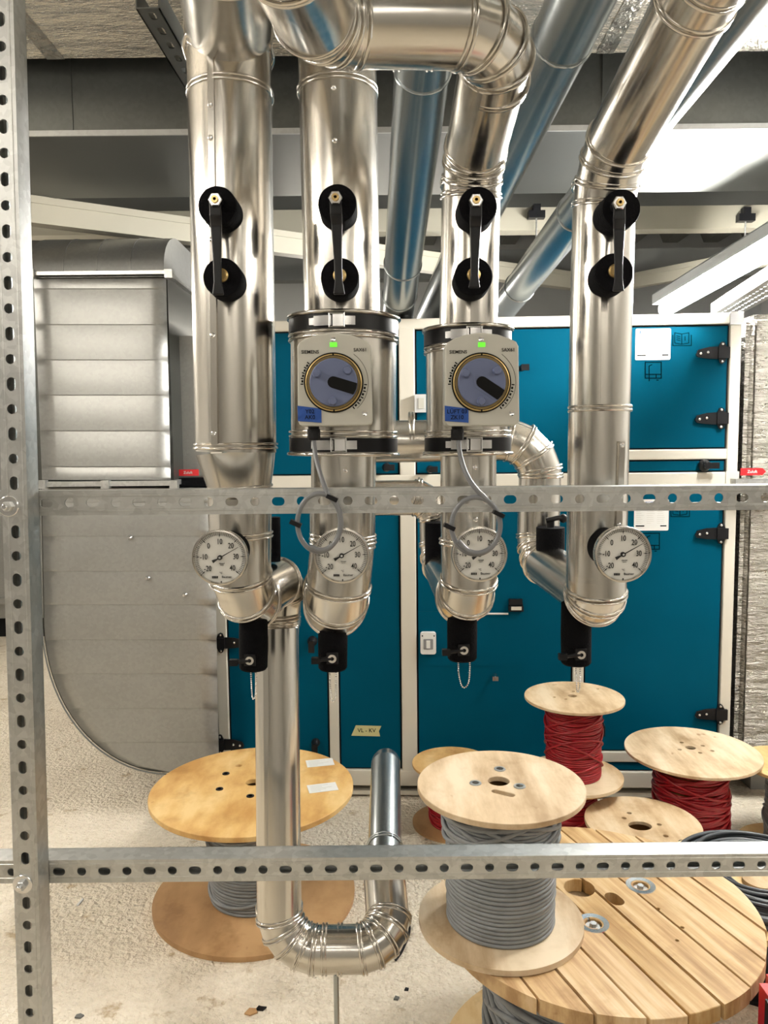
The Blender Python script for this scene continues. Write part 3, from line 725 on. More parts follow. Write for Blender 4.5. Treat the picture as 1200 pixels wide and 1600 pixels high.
def seam(t, a, b, r, off=-.0, m='steel', screws=()):
    """lapped seam along the camera side of a straight pipe from a to b"""
    a = V(a); b = V(b); d = (b-a).normalized(); q = V((off, -sqrt(max(0, r*r-off*off)), 0)); n_ = q.normalized(); s = d.cross(n_).normalized()
    mb = MB(); w_ = .0055
    p = [a+q+n_*.0010+s*w_, a+q+n_*.0016-s*w_, b+q+n_*.0016-s*w_, b+q+n_*.0010+s*w_, a+q-n_*.002+s*w_, a+q-n_*.002-s*w_, b+q-n_*.002-s*w_, b+q-n_*.002+s*w_]
    mb.add(p, [(0,1,2,3),(4,7,6,5),(0,4,5,1),(1,5,6,2),(2,6,7,3),(3,7,4,0)])
    reparent(mb.build('lap_seam', m), t)
    for f in screws:
        c = a+(b-a)*f+q+n_*.001+s*.001
        T = M.Translation(c) @ n_.to_track_quat('Z', 'Y').to_matrix().to_4x4()
        mb = MB(); mb.lathe([(.0048, 0), (.0046, .0016), (.0030, .0026), (.0012, .0012)], 14, T); reparent(mb.build('sheet_screw', 'latch', None, 30), t)
YQ = 1.45
k1 = mpp(P(360, 400, YQ))
D_ = lambda a, b: (V(b)-V(a)).normalized()
def straight_rings(pt_list):   # [(px,py,Y,r)] -> vertical ring
    return [(P(x, y, Y), V((0, 0, 1)), r) for x, y, Y, r in pt_list]
r1 = .0752; r1b = .0595
# pipe 1 (widest, far left)
a = P(357.5, 52, YQ); b = P(369, 706, YQ); c = P(375, 765, YQ); e = P(377, 952, YQ)
p1up = (a, b)
t1, _ = pipe('insulated_pipe', 'widest polished metal pipe, leftmost of the four uprights, upper straight run', [P(349, -105, 1.12)+V((-.03, -.8, 0)), P(349, -105, 1.12), a, P(358.5, 110, YQ), P(369, 700, YQ), b], r1, [.2, .09, .2, .3], 3,
     rings=straight_rings([(360, 152, YQ, r1), (369, 700, YQ, r1)]))
seam(t1, P(343, 100, YQ-0), P(349, 695, YQ), r1, .0, screws=(.15, .23, .48, .72, .97))
mb = MB(); ring_bead(mb, P(357.5, 84, YQ), V((0, .25, 1)).normalized(), r1+.003, .004); reparent(mb.build('joint_ring', 'steel', None, 60), t1)
t1b, _ = pipe('reducer_pipe', 'narrower pipe below the widest upright, ending in a bend behind the leftmost dial', [b, c, P(375, 800, YQ), e, P(441, 905, 1.67), P(434, 968, 1.67), P(432, 1000, 1.67)], r1b, [.2, .2, .085, .06, .2], 3,
     tapers=lambda path: [r1*.995]+[r1b]*3+[r1b-(r1b-.0480)*min(1, max(0, (i-3))/5) for i in range(4, len(path))], rings=straight_rings([(375, 838, YQ, r1b)]))
# pipe 2
r2 = .0702; r2b = .061
a2 = P(524, -60, YQ); b2 = P(535, 498, YQ)
t2, _ = pipe('insulated_pipe', 'second upright metal pipe from the left, above its actuator housing', [a2, b2], r2, rings=straight_rings([(527.5, 148, YQ, r2)]))
seam(t2, P(520, 40, YQ), P(530, 495, YQ), r2, .004, screws=(.27, .44, .8))
t2b, _ = pipe('lower_pipe', 'second upright metal pipe below its housing, curving back behind the second dial', [P(537, 712, YQ), P(536, 840, YQ), P(526, 950, YQ), P(516, 915, 1.72), P(516, 778, 1.72)], r2b, [.3, .085, .07], 3, tapers=lambda path: [r2b]*(len(path)-3)+[.046]*3,
     rings=straight_rings([(536, 848, YQ, r2b)]))
seam(t2b, P(535, 715, YQ), P(534, 838, YQ), r2b, .01, screws=(.15,))
# pipe 3
r3 = .0535
t3, _ = pipe('insulated_pipe', 'third upright metal pipe, bending into the large elbow at the top', [P(731.5, 515, YQ), P(737, 262, YQ), P(786, 44, 1.14), P(500, 38, 1.10), P(445, -85, .84), P(445, -85, .84)+V((-.1, -.7, .02))], r3, [.09, .085, .085, .1], 4,
     rings=straight_rings([(736, 290, YQ, r3)])+[(P(616, 40, 1.125), V((1, 0, 0)), r3), (P(668, 40, 1.128), V((1, 0, 0)), r3), (P(771, 125, 1.24), D_(P(737, 262, YQ), P(786, 44, 1.14)), r3)])
seam(t3, P(731, 512, YQ), P(737, 300, YQ), r3, .004)
r3b = .0525
t3b, _ = pipe('lower_pipe', 'third upright metal pipe below its housing, curving back behind the third dial', [P(731.5, 712, YQ), P(732, 830, YQ), P(733, 944, YQ), P(684, 878, 1.74), P(682, 777, 1.74), P(552, 779, 1.74)], r3b, [.3, .085, .06, .06], 3,
     tapers=lambda path: [r3b]*5+[.040]*(len(path)-5), rings=straight_rings([(731.5, 848, YQ, r3b)])+[(P(650, 778, 1.74), V((1, 0, 0)), .040)])
seam(t3b, P(731, 714, YQ), P(732, 838, YQ), r3b, .008, screws=(.12, .75))
# pipe 4
r4 = .0558
t4, _ = pipe('insulated_pipe', 'rightmost upright metal pipe, slanting away to the upper right at the top', [P(931, 905, YQ), P(938.5, 500, YQ), P(945, 262, YQ), P(1120, -60, 1.06), P(1120, -60, 1.06)+V((.35, -.75, .08))], r4, [.3, .12, .2], 4,
     rings=straight_rings([(937, 642, YQ, r4), (944, 290, YQ, r4)])+[(P(1085, 4, 1.12), D_(P(945, 262, YQ), P(1120, -60, 1.06)), r4)])
seam(t4, P(947, 690, YQ), P(942, 820, YQ), r4, .014, screws=(.04, .55, .97)); seam(t4, P(935, 470, YQ), P(934, 635, YQ), r4, -.005)
t4b, _ = pipe('lower_pipe', 'bend below the rightmost upright, running back and up behind the fourth dial', [P(931, 895, YQ), P(932, 936, YQ), P(840, 873, 1.78), P(845, 686, 1.78), P(500, 692, 1.78)], r4, [.085, .07, .09], 4,
     tapers=lambda path: [r4]*4+[.0485]*(len(path)-4), rings=straight_rings([(845, 745, 1.78, .0485)])+[(P(640, 678, 1.78), V((1, 0, 0)), .0475)])
ringm = MB()
# pipe 5 : tall drop pipe with U-bend near the floor and return towards the unit
r5 = .0478
t5, _ = pipe('drain_loop_pipe', 'tall pipe dropping to a U-bend near the floor, then returning towards the teal unit', [P(432, 980, 1.66), P(437, 1484, 1.56), P(610, 1482, 1.54), P(601, 1375, 1.68)], .0478, [.085, .075], 5,
     rings=[(P(434, 965, 1.665), V((0, 0, 1)), .048), (P(436.5, 1420, 1.58), V((0, 0, 1)), .0478), (P(505, 1483, 1.553), V((1, 0, 0)), .0478), (P(529, 1483, 1.553), V((1, 0, 0)), .0478)])
seam(t5, P(420, 985, 1.66), P(424, 1410, 1.58), .0478, -.0, screws=(.05,))
t6, _ = pipe('return_pipe', 'dull galvanised pipe running back from the U-bend beside the yellow tape', [P(601, 1374, 1.682), P(601, 1330, 1.76), P(603, 1178, 2.12), P(603, 1178, 2.12)+V((0, .07, -.25))], .0405, [.2, .07], 4, m='steel_dull', joint_rings=False,
     rings=[(P(601, 1325, 1.77), D_(P(601, 1330, 1.76), P(603, 1178, 2.12)), .0405)])
t, _ = pipe('support_rod', 'thin steel rod standing under the U-bend', [P(525, 1522, 1.56), V((P(525, 1522, 1.56).x, 1.56, .0))], .0058, m='steel_dull', joint_rings=False, n=20)
# overhead pipes behind
def over(label, a, b, r, rg, m='steel_dull'):
    pts = [V(a), V(b)]; rr = [(pts[0]+(pts[1]-pts[0])*f, D_(a, b), r) for f in rg]
    hd = (pts[0]-pts[1]); hd.z = 0; hd.normalize(); pts = [pts[0]+hd*1.6, pts[0], pts[1]]
    return pipe('ceiling_pipe', label, pts, r, fr=.3, m=m, rings=rr, double=False, br=.003, cap=True, joint_rings=False)
over('galvanised pipe sloping away overhead between the second and third uprights', P(674, -30, 1.66), P(620, 505, 3.40), .0670, (.14, .69, .84))
over('galvanised pipe slanting behind the third upright to the upper right', P(935, -60, 1.50), P(672, 497, 3.52), .0655, (.10, .5))
over('galvanised pipe slanting behind the fourth upright, lowest of those overhead', P(1222, -90, 1.33), P(775, 497, 3.55), .0585, (.48, .80))

# ------------------------------------------------------------------ valve housings
def housing(px, py0, py1, rpx, label, latch_px):
    a = P(px[0], py0, YQ); b = P(px[1], py1, YQ); r = rpx; H = a.z-b.z; c = b
    T = M.Translation(b) @ (a-b).to_track_quat('Z', 'Y').to_matrix().to_4x4()
    t = thing('valve_housing', label, 'valve housing', b)
    s = MB().lathe([(r*.55, H*.0), (r-.002, H*.0), (r-.002, H), (r*.55, H)], 72, T, cap=False).build('casing', 'steel', None, 20); reparent(s, t)
    for z0, sgn in ((.020, 1), (H-.020, -1)):
        o = MB().lathe([(r-.004, z0-.0125), (r+.0015, z0-.0125), (r+.0015, z0+.0125), (r-.004, z0+.0125)], 72, T).build('black_band', 'black', None, 20); reparent(o, t)
        mb = MB()
        for zz in (z0-sgn*.0165, z0+sgn*.016, z0+sgn*.024):
            ring_bead(mb, T @ V((0, 0, zz)), (a-b).normalized(), r+(.003 if zz == z0-sgn*.0165 else .0005), .0034 if zz == z0-sgn*.0165 else .0024, 72)
        o = mb.build('rim_bead', 'steel', None, 60); reparent(o, t)
        # toggle latch wrapped on the camera side
        L_ = MB()
        def wrap(x0, x1, z0_, z1_, rr, th):
            n_ = 6; vs_ = []
            for i in range(n_+1):
                x = x0+(x1-x0)*i/n_; yy = -sqrt(max(1e-6, rr*rr-x*x)); 
                for dr in (0, th):
                    sc = (rr+dr)/rr; vs_ += [V((x*sc, yy*sc, z0_)), V((x*sc, yy*sc, z1_))]
            f = []
            for i in range(n_):
                k = i*4; f += [(k, k+4, k+5, k+1), (k+2, k+3, k+7, k+6), (k+1, k+5, k+7, k+3), (k, k+2, k+6, k+4)]
            f += [(0, 1, 3, 2), (n_*4, n_*4+2, n_*4+3, n_*4+1)]
            return vs_, f
        B = M.Translation(b)
        lx = latch_px
        mb = MB()
        for q in ((lx-.050, lx-.040, z0-.006, z0+.006, r+.0015, .0012), (lx-.040, lx-.010, z0-.0085, z0+.0085, r+.0015, .004),
                  (lx-.008, lx+.010, z0-.010, z0+.010, r+.0035, .003), (lx+.012, lx+.030, z0-.0075, z0+.0075, r+.0015, .0025)):
            v_, f = wrap(*q); mb.add([B @ x for x in v_], f)
        o = mb.build('toggle_latch', 'latch', None, 30); reparent(o, t)
        mb = MB(); mb.tube([B @ V((x, -sqrt((r+.008)**2-x*x), z)) for x, z in ((lx-.014, z0+.0115), (lx+.012, z0+.0115), (lx+.012, z0-.0115), (lx-.014, z0-.0115))], .0014, 6, True)
        o2 = mb.build('latch_bail', 'latch', None, 40); reparent(o2, t)
    return t
housing((537, 537), 497, 712, .100, 'fat metal housing round the second upright with black bands', -.002)
housing((730.5, 730.5), 514, 711, .0795, 'fat metal housing round the third upright with black bands', .004)

# ------------------------------------------------------------------ actuators
def actuator(cx, cy, Y, arm_ang, label, tape_txt):
    p = P(cx, cy, Y); k = mpp(p); t = thing('valve_actuator', label, 'actuator', p)
    q = lambda x, y: ((x-752)*k, (597-y)*k)
    ol = [q(695, 655), q(697, 661), q(702, 664), q(804, 664), q(810, 661), q(812, 655), q(810, 541), q(806, 534), q(795, 529), q(778, 523), q(752, 519.5), q(726, 523), q(709, 529), q(699, 535), q(696, 541)]
    ol = ol[::1]
    d = .05
    c = MB(); c.plate(ol, [], d); o = c.build('actuator_body', 'plastic_grey', t); bv = o.modifiers.new('b', 'BEVEL'); bv.width = .003; bv.segments = 3; bv.limit_method = 'ANGLE'; bv.angle_limit = R(60)
    MB().box((-.03, d, -.05), (.03, d+.05, .05)).build('mounting_yoke', 'channel', t)
    F = lambda x, y, dy: M.Translation((q(x, y)[0], dy, q(x, y)[1])) @ M.Rotation(pi/2, 4, 'X')
    # recess ring, gold ring, blue disc
    MB().lathe([(46.5*k, 0), (46.5*k, .0016), (43.5*k, .0016), (43.5*k, 0)], 64, F(752, 597, 0), False).build('dial_rim', 'ink', t, 30)
    g = MB().lathe([(44.5*k, 0), (44.2*k, .004), (41*k, .0055), (37*k, .003)], 64, F(752, 597, 0)).build('gold_ring', 'gold', t, 30)
    MB().lathe([(42.3*k, .0052), (42.0*k, .0058), (41.2*k, .0058), (41*k, .0050)], 64, F(752, 597, 0), False).build('ring_line', 'ink', g, 30)
    dk = MB().lathe([(37.5*k, .002), (37.0*k, .009), (36*k, .010), (.001, .010)], 64, F(752, 597, 0)).build('knob_disc', 'dial_blue', t, 30)
    for an in (38, 152, 268):
        MB().lathe([(7.2*k, .009), (6.2*k, .016), (5.4*k, .018), (.0005, .018)], 20, F(752+29*cos(R(an)), 597-29*sin(R(an)), 0)).build('knob_nub', 'dial_blue', dk, 40)
    # arm: black slot pointer
    ca, sa = cos(R(arm_ang)), sin(R(arm_ang)); pl = []
    for i in range(9):
        a_ = pi/2 + pi*i/8; pl.append((9*cos(a_), 9*sin(a_)))
    pl = pl + [(35, -9.5), (37, 0), (36, 9)]
    poly = [((x*ca-y*sa)*k, (x*sa+y*ca)*k) for x, y in pl]
    MB().plate(poly, [], .002, M.Translation((0, -.0118, 0))).build('pointer', 'ink', dk)
    pl2 = [((x*ca-y*sa)*k*1.0, (x*sa+y*ca)*k*1.0) for x, y in [(12.5*cos(pi/2+pi*i/8), 12.5*sin(pi/2+pi*i/8)) for i in range(9)]+[(32, -12), (32, 12)]]
    MB().plate(pl2, [], .001, M.Translation((0, -.0108, 0))).build('pointer_hub', 'dial_blue', dk)
    # scale marks
    for s_, a0, a1 in ((0, 142, 182), (1, -4, -52)):
        n_ = 9; mb = MB()
        for i in range(n_):
            a_ = R(a0+(a1-a0)*i/(n_-1)); w_ = (.9, 1.8)[i % 2]
            T = M.Translation((0, -.0004, 0)) @ M.Rotation(-a_, 4, 'Y'); mb.box((47.5*k, 0, -w_*k), ((50.5 if i % 2 else 52)*k, .0003, w_*k), T)
        mb.build('scale_marks', 'ink', t)
    mb = MB()
    mb.tube([(54*k*cos(R(a_)), -.0002, 54*k*sin(R(a_))) for a_ in range(-48, 58, 6)], .0003, 4)
    mb.box((-1.2*k, -.0062, 42*k), (1.2*k, -.0055, 45*k)).box((-1.2*k, -.0062, -45*k), (1.2*k, -.0055, -42*k))
    mb.build('scale_line', 'ink', t)
    for s_, x, y in (('SIEMENS', 716, 549.5), ('SAX61', 794, 547)):
        text(s_, 7.4*k, 'ink', 'lettering', t, M.Translation((q(x, y)[0], -.0004, q(x, y)[1])), ext=.0002)
    MB().box((q(747, 0)[0], -.0015, q(0, 542)[1]), (q(758, 0)[0], .001, q(0, 535)[1])).build('status_light', 'led', t)
    for x, y in ((752, 530), (800, 645)): MB().lathe([(4.2*k, 0), (4*k, .0015), (1.5*k, .0006)], 18, F(x, y, 0)).build('cover_screw', 'latch', t, 30)
    tq = [q(694.5, 632), q(732, 637), q(732, 659), q(715, 657.5), q(695, 656)]
    tp = MB().plate(tq[::-1], [], .0006, M.Translation((0, -.0012, 0))).build('blue_tape', 'bluetape', t)
    for i, s_ in enumerate(tape_txt): text(s_, 9*k, 'ink', 'handwriting', tp, M.Translation((q(714, 0)[0], -.0015, q(0, 641.5+9*i)[1])), ext=.0001)
    MB().lathe([(10.5*k, 0), (10.5*k, .006), (9*k, .007), (9*k, .011)], 20, M.Translation((q(717, 0)[0], .028, q(0, 664)[1]-.011))).build('gland_nut', 'black', t, 30)
    MB().lathe([(9.8*k, -.013), (10.6*k, -.009), (10.6*k, 0), (9*k, .002)], 8, M.Translation((q(717, 0)[0], .028, q(0, 664)[1]-.010))).build('cable_gland', 'black', t)
    return t, p, k
actuator(752, 598, 1.262, -34, 'grey square valve actuator on the third upright, set lower right of its metal housing', ['LÜFT 03', 'ZK10'])
actuator(521.5, 598, 1.262, -17, 'grey square valve actuator on the second upright with a torn piece of blue tape', ['Y02', 'AK0'])
# actuator cables with a coiled loop
def smooth_path(pts, n=8):
    out = []; q = [pts[0]]+list(pts)+[pts[-1]]
    for i in range(1, len(q)-2):
        p0, p1, p2, p3 = q[i-1], q[i], q[i+1], q[i+2]
        for j in range(n):
            t_ = j/n; out.append(.5*((2*p1)+(p2-p0)*t_+(2*p0-5*p1+4*p2-p3)*t_*t_+(3*p1-p0-3*p2+p3)*t_**3))
    out.append(q[-1]); return out
def cable(label, start, via, cx, cy, rx, ry, phase, ties, turns=1.6, r=.0041):
    t = thing('sensor_cable', label, 'cable', P(cx, cy, 1.235)); Yc = 1.243
    pts = [P(*start)] + [P(*v_) for v_ in via]
    for i in range(int(turns*12)):
        a_ = phase - 2*pi*i/12; w_ = 1 - .05*(i/12)
        pts.append(P(cx+rx*w_*cos(a_)+(2.5*(i/12)), cy-ry*w_*sin(a_), Yc-.004*(i/12)))
    sp = smooth_path(pts, 6); o = MB().tube(sp, r, 10).build('cable_run', 'lead_grey', None, 60); reparent(o, t)
    for x, y in ties:
        p = P(x, y, Yc-.005); o = MB().box((-.0095, -.008, -.0035), (.0095, .008, .0035), M.Translation(p) @ M.Rotation(R(25), 4, 'Y')).build('cable_tie', 'black'); reparent(o, t)
cable('grey coiled cable hanging from the second upright\'s actuator over the rail', (489.5, 680, 1.29), [(493, 712, 1.275), (502, 745, 1.25), (512, 772, 1.238)], 497, 816, 35, 47, R(60), [(519, 778), (462, 818)])
cable('grey coiled cable hanging from the third upright\'s actuator over the rail', (716.5, 680, 1.29), [(718, 705, 1.275), (727, 737, 1.25), (742, 762, 1.24), (765, 785, 1.238)], 742, 821, 39, 46, R(35), [(779, 803), (702, 823)])

# ------------------------------------------------------------------ dials
def dial(cx, cy, Y, label, pipe_c, collar=True, rpx=44):
    p = P(cx, cy, Y); k = mpp(p)*rpx/44; t = thing('dial_thermometer', label, 'thermometer', p)
    Rx = M.Rotation(pi/2, 4, 'X'); R_ = 44*k
    # slight aim of the case towards its own pipe axis keeps the stem short
    MB().lathe([(R_*.93, -.016), (R_*.97, -.014), (R_, -.004), (R_, .002), (R_*.985, .005), (R_*.93, .0055), (R_*.90, .003), (R_*.895, .0)], 72, Rx, False).build('bezel', 'steel', t, 30)
    MB().lathe([(R_*.93, -.016), (R_*.93, -.0165)], 72, Rx).build('case_back', 'channel', t)
    MB().lathe([(R_*.91, -.002), (R_*.91, -.0005)], 72, Rx).build('dial_face', 'dialface', t)
    mb = MB(); inner = .0016
    for i in range(61):
        a_ = R(-222.0+ (i*264/60)*1.0); a_ = R(222 - i*4.4)
        major = i % 10 == 0; r0, r1_ = (.70, .86) if not major else (.72, .80)
        T = M.Rotation(-a_, 4, 'Y')
        if major:
            mb.prism([(r0*R_, 0), ((r0+.10)*R_, .022*R_), ((r0+.10)*R_, -.022*R_)], 'y', -inner, -.0005, T); mb.box((.79*R_, -inner, -.008*R_), (.88*R_, -.0005, .008*R_), T)
        else: mb.box((.79*R_, -inner, -.006*R_), (.87*R_ if i % 5 else .89*R_, -.0005, .006*R_), T)
    for i, s_ in enumerate(('-20', '-10', '0', '10', '20', '30', '40')):
        a_ = R(222 - i*44); rr = (.60, .58, .57, .56, .57, .56, .58)[i]*R_; v_, f = textmesh(s_, .25*R_)
        mb.add([V((x.x*.82 + rr*cos(a_), x.y-.0012, x.z*1.12 + rr*sin(a_))) for x in v_], f)
    for s_, sz, x, z in (('°C', .10, .02, -.56), ('Baumer', .115, .22, -.70), ('bimetal', .065, .06, -.21), ('therm.', .05, .06, -.27)):
        v_, f = textmesh(s_, sz*R_); mb.add([V((q.x + x*R_, q.y-.0012, q.z + z*R_)) for q in v_], f)
    for j in range(4): mb.box((-.30*R_+j*.055*R_, -inner, -.745*R_), (-.26*R_+j*.055*R_, -.0005, -.665*R_))
    mb.lathe([(.025*R_, 0), (.025*R_, .001)], 8, M.Translation((.02*R_, -.0005, -.87*R_)) @ Rx)
    mb.build('dial_markings', 'ink', t)
    a_ = R(29); T = M.Rotation(-a_, 4, 'Y'); w_ = .012
    n = MB().prism([(-.30*R_, .06*R_), (-.30*R_, -.06*R_), (-.12*R_, -.025*R_), (0, -.02*R_), (.76*R_, -.006*R_), (.76*R_, .006*R_), (0, .02*R_), (-.12*R_, .025*R_)], 'y', -.0038, -.0030, T).build('needle', 'ink', t)
    MB().lathe([(.085*R_, .0), (.085*R_, .0045)], 24, Rx).build('needle_hub', 'ink', t, 30)
    MB().lathe([(.045*R_, .0045), (.04*R_, .0055)], 24, Rx).build('hub_screw', 'latch', t, 30)
    MB().lathe([(R_*.90, .0046), (R_*.90, .0048)], 72, Rx).build('cover_glass', 'glass', t)
    # insulation collar / stem back to the pipe
    q = V(pipe_c) - p; q = V((q.x, q.y, q.z)); d = q.normalized()
    if collar: o = MB().tube([p+V((0, .0175, 0)), p+q*.55+V((0, .01, 0))], .034, 32).build('foam_collar', 'rubber', None, 40)
    else: o = MB().tube([p+V((0, .0175, 0)), p+q*.6], .016, 24).build('stem', 'steel', None, 40)
    reparent(o, t)
dial(344, 871, 1.30, 'round temperature dial on the widest upright, with clear view of all its numbers', P(372, 852, YQ))
dial(534, 868, 1.31, 'round temperature dial on the second upright, its upper left crossed by a grey cable loop', P(536, 858, YQ), False)
dial(749, 866, 1.31, 'round temperature dial on the third upright, with its needle hidden by the cable', P(732, 856, YQ), False, 43.5)
dial(973, 866, 1.28, 'round temperature dial on the rightmost upright, offset right on a black collar', P(932, 848, YQ), True, 44.5)

# ------------------------------------------------------------------ shut-off handles with foam collars
def upper_valve(nx, ny, bx, by, lx, ly, axis_px, words, pr_):
    """nut pixel, lower brass pixel, lever end pixel; pipe axis x pixel"""
    Yf = YQ-pr_-.048; sc_ = (Yf-.022)/Yf; pn = P(600+(nx-600)*sc_, 695+(ny-695)*sc_, Yf); t = thing('shutoff_valve', f'black foam collar and black lever handle on {words}', 'valve', pn)
    k = mpp(pn); r = 30.5*k
    def collar(cx, cy, r_, cxs):
        f = P(cx, cy, Yf); bk = V((f.x + (P(cxs, cy, YQ).x - f.x)*.25, YQ-pr_*.86, f.z))
        return MB().tube([f, f+V((0, .004, 0)), bk], [r_*.96, r_, r_], 48)
    o = collar(nx+3, ny+9, r*1.0, axis_px).build('foam_collar', 'rubber', None, 30); reparent(o, t)
    Rx = M.Rotation(pi/2, 4, 'X')
    MB().lathe([(9*k, 0), (9*k, .010), (8*k, .012)], 24, Rx).build('stem_boss', 'black', t, 30)
    MB().lathe([(9.5*k, .012), (11*k, .014), (11*k, .022), (9.5*k, .024)], 6, Rx).build('hex_nut', 'latch', t)
    MB().lathe([(6*k, .024), (5.6*k, .027), (2.5*k, .027), (2.3*k, .024)], 20, Rx).build('stem_end', 'brass', t, 30)
    # lever
    y0 = Yf-.014; a_ = P(nx, ny, y0)-pn; s_ = P((nx*.8+lx*.2), ny+26, y0)-pn; m_ = P((nx*.62+lx*.38), ny+42, y0-.016)-pn; e_ = P(lx, ly, y0-.018)-pn
    mb = MB(); st = [(a_, 9), (s_, 9.5), (m_, 8.5), ((m_+e_)/2, 6.3), (m_+(e_-m_)*.8, 6.0), (e_, 9)]
    vs_ = []
    for p_, hw in st:
        for sx, sy in ((-1, -1), (1, -1), (1, 1), (-1, 1)): vs_.append(p_+V((sx*hw*k, sy*.0032, 0)))
    fs = [(0, 1, 2, 3), tuple(range(20, 24))[::-1]]+[(i*4+j, i*4+(j+1) % 4, i*4+4+(j+1) % 4, i*4+4+j) for i in range(5) for j in range(4)]
    mb.add(vs_, fs); o = mb.build('lever_handle', 'black', t); bv = o.modifiers.new('b', 'BEVEL'); bv.width = .0018; bv.segments = 2
    # lower collar
    pf = P(bx, by, Yf); t2_ = thing('test_port', f'round black foam plug with brass centre below the lever pivot on {words}', 'test port', pf)
    o = collar(bx, by+2, r*1.0, axis_px).build('foam_collar', 'rubber', None, 30); reparent(o, t2_)
    MB().lathe([(10.5*k, 0), (10.5*k, .005), (8*k, .006), (8*k, .009), (3*k, .009), (3*k, .005)], 24, Rx).build('brass_fitting', 'brass', t2_, 30)
    return t
upper_valve(336, 312, 347, 431, 341, 461, 365, 'the widest upright', r1)
upper_valve(524, 309, 531, 431, 530, 460, 531, 'the second upright', r2)
upper_valve(744, 313, 740, 430, 741, 450, 733, 'the third upright', r3)
upper_valve(968, 317, 960, 424, 966, 455, 941, 'the rightmost upright', r4)

# ------------------------------------------------------------------ drain valves under the bends
def drain(cx, ytop, ybot, rpx, sx, sy, lx, words, chain=(1090,), cx0=0):
    YQ_ = 1.49; p = P(cx, ybot, YQ_); k = mpp(p); top = P(cx, ytop-24, YQ_); t = thing('drain_valve', f'black sleeved drain valve with small T lever under {words}', 'drain valve', p)
    r = rpx*k
    o = MB().lathe([(r*.9, 0), (r, .004), (r*1.02, (top-p).length*.5), (r*.98, (top-p).length)], 40, M.Translation(p) @ (top-p).to_track_quat('Z', 'Y').to_matrix().to_4x4()).build('foam_sleeve', 'rubber', None, 30); reparent(o, t)
    s = P(sx, sy, YQ_-r-.006); Rx = M.Translation(s) @ M.Rotation(pi/2, 4, 'X')
    o = MB().lathe([(7.5*k, -.008), (7.5*k, 0), (6.5*k, .003), (3*k, .003), (2.6*k, .001)], 20, Rx).build('lever_screw', 'latch', None, 30); reparent(o, t)
    e = P(lx, sy+3, YQ_-r-.008)
    mb = MB(); mb.tube([s+V((0, .002, 0)), s+(e-s)*.5+V((0, 0, 0)), e], [.0052, .0042, .0042], 12); mb.box((e.x-.004, e.y-.006, e.z-.006), (e.x+.012, e.y+.006, e.z+.006)); mb.box((s.x-.011, s.y-.001, s.z-.011), (s.x+.011, s.y+.006, s.z+.011))
    o = mb.build('t_lever', 'black', None, 40); reparent(o, t)
    # ball chain loop
    w_, yb = chain; mb = MB(); x0 = cx+cx0
    pts = smooth_path([P(x0-w_, ybot+2, YQ_), P(x0-w_+1, ybot+(yb-ybot)*.55, YQ_), P(x0-w_*.4, yb-3, YQ_), P(x0+w_*.2, yb, YQ_), P(x0+w_*.8, yb-8, YQ_), P(x0+w_, ybot+(yb-ybot)*.4, YQ_), P(x0+w_, ybot+2, YQ_)], 6)
    # beads at even spacing
    acc = 0; last = pts[0]
    for a_, b_ in zip(pts, pts[1:]):
        L_ = (b_-a_).length; s0 = -acc
        while s0+.0042 <= L_:
            s0 += .0042; c = a_+(b_-a_)*max(0, s0/L_); mb.lathe([(.0004, -.0018), (.0016, -.001), (.0018, 0), (.0016, .001), (.0004, .0018)], 6, M.Translation(c))
        acc = L_-s0
    o = mb.build('ball_chain', 'latch', None, 60); reparent(o, t)
drain(396, 975, 1045, 22, 390, 1032, 362, 'the widest upright', (4, 1092), 0)
drain(520, 975, 1045, 22.5, 519, 1029, 490, 'the second upright', (5, 1096), 0)
drain(722, 962, 1030, 23, 725, 1016, 694, 'the third upright', (9, 1074), 3)
drain(900, 966, 1037, 23, 908, 1023, 876, 'the rightmost upright', (3.5, 1082), 3)
# black sleeves on the rear bends
def rear_sleeve(cx, y0, y1, rpx, Y, words, lever=False):
    b = P(cx, y1, Y); a = P(cx, y0, Y); k = mpp(b); t = thing('vent_sleeve', f'black foam sleeve standing on the bend behind {words}', 'valve sleeve', b)
    o = MB().tube([b-V((0, 0, .02)), a], rpx*k, 36).build('foam_sleeve', 'rubber', None, 30); reparent(o, t)
    if lever:
        m_ = MB(); m_.tube([a, a+V((0, 0, .022))], .009, 12); m_.tube([a+V((-.012, -.01, .016)), a+V((.012, -.012, .022)), P(880, 808, Y-.012)], .0055, 10)
        o = m_.build('lever', 'black', None, 40); reparent(o, t)
        m_ = MB(); m_.lathe([(.002, -.010), (.008, -.006), (.0095, 0), (.008, .006), (.002, .010)], 16, M.Translation(P(880, 810, Y-.012))); o = m_.build('lever_ball', 'black', None, 60); reparent(o, t)
rear_sleeve(427, 808, 862, 11, 1.60, 'the widest upright'); rear_sleeve(681, 816, 868, 17, 1.68, 'the third upright'); rear_sleeve(860, 824, 862, 22, 1.70, 'the rightmost upright', True)

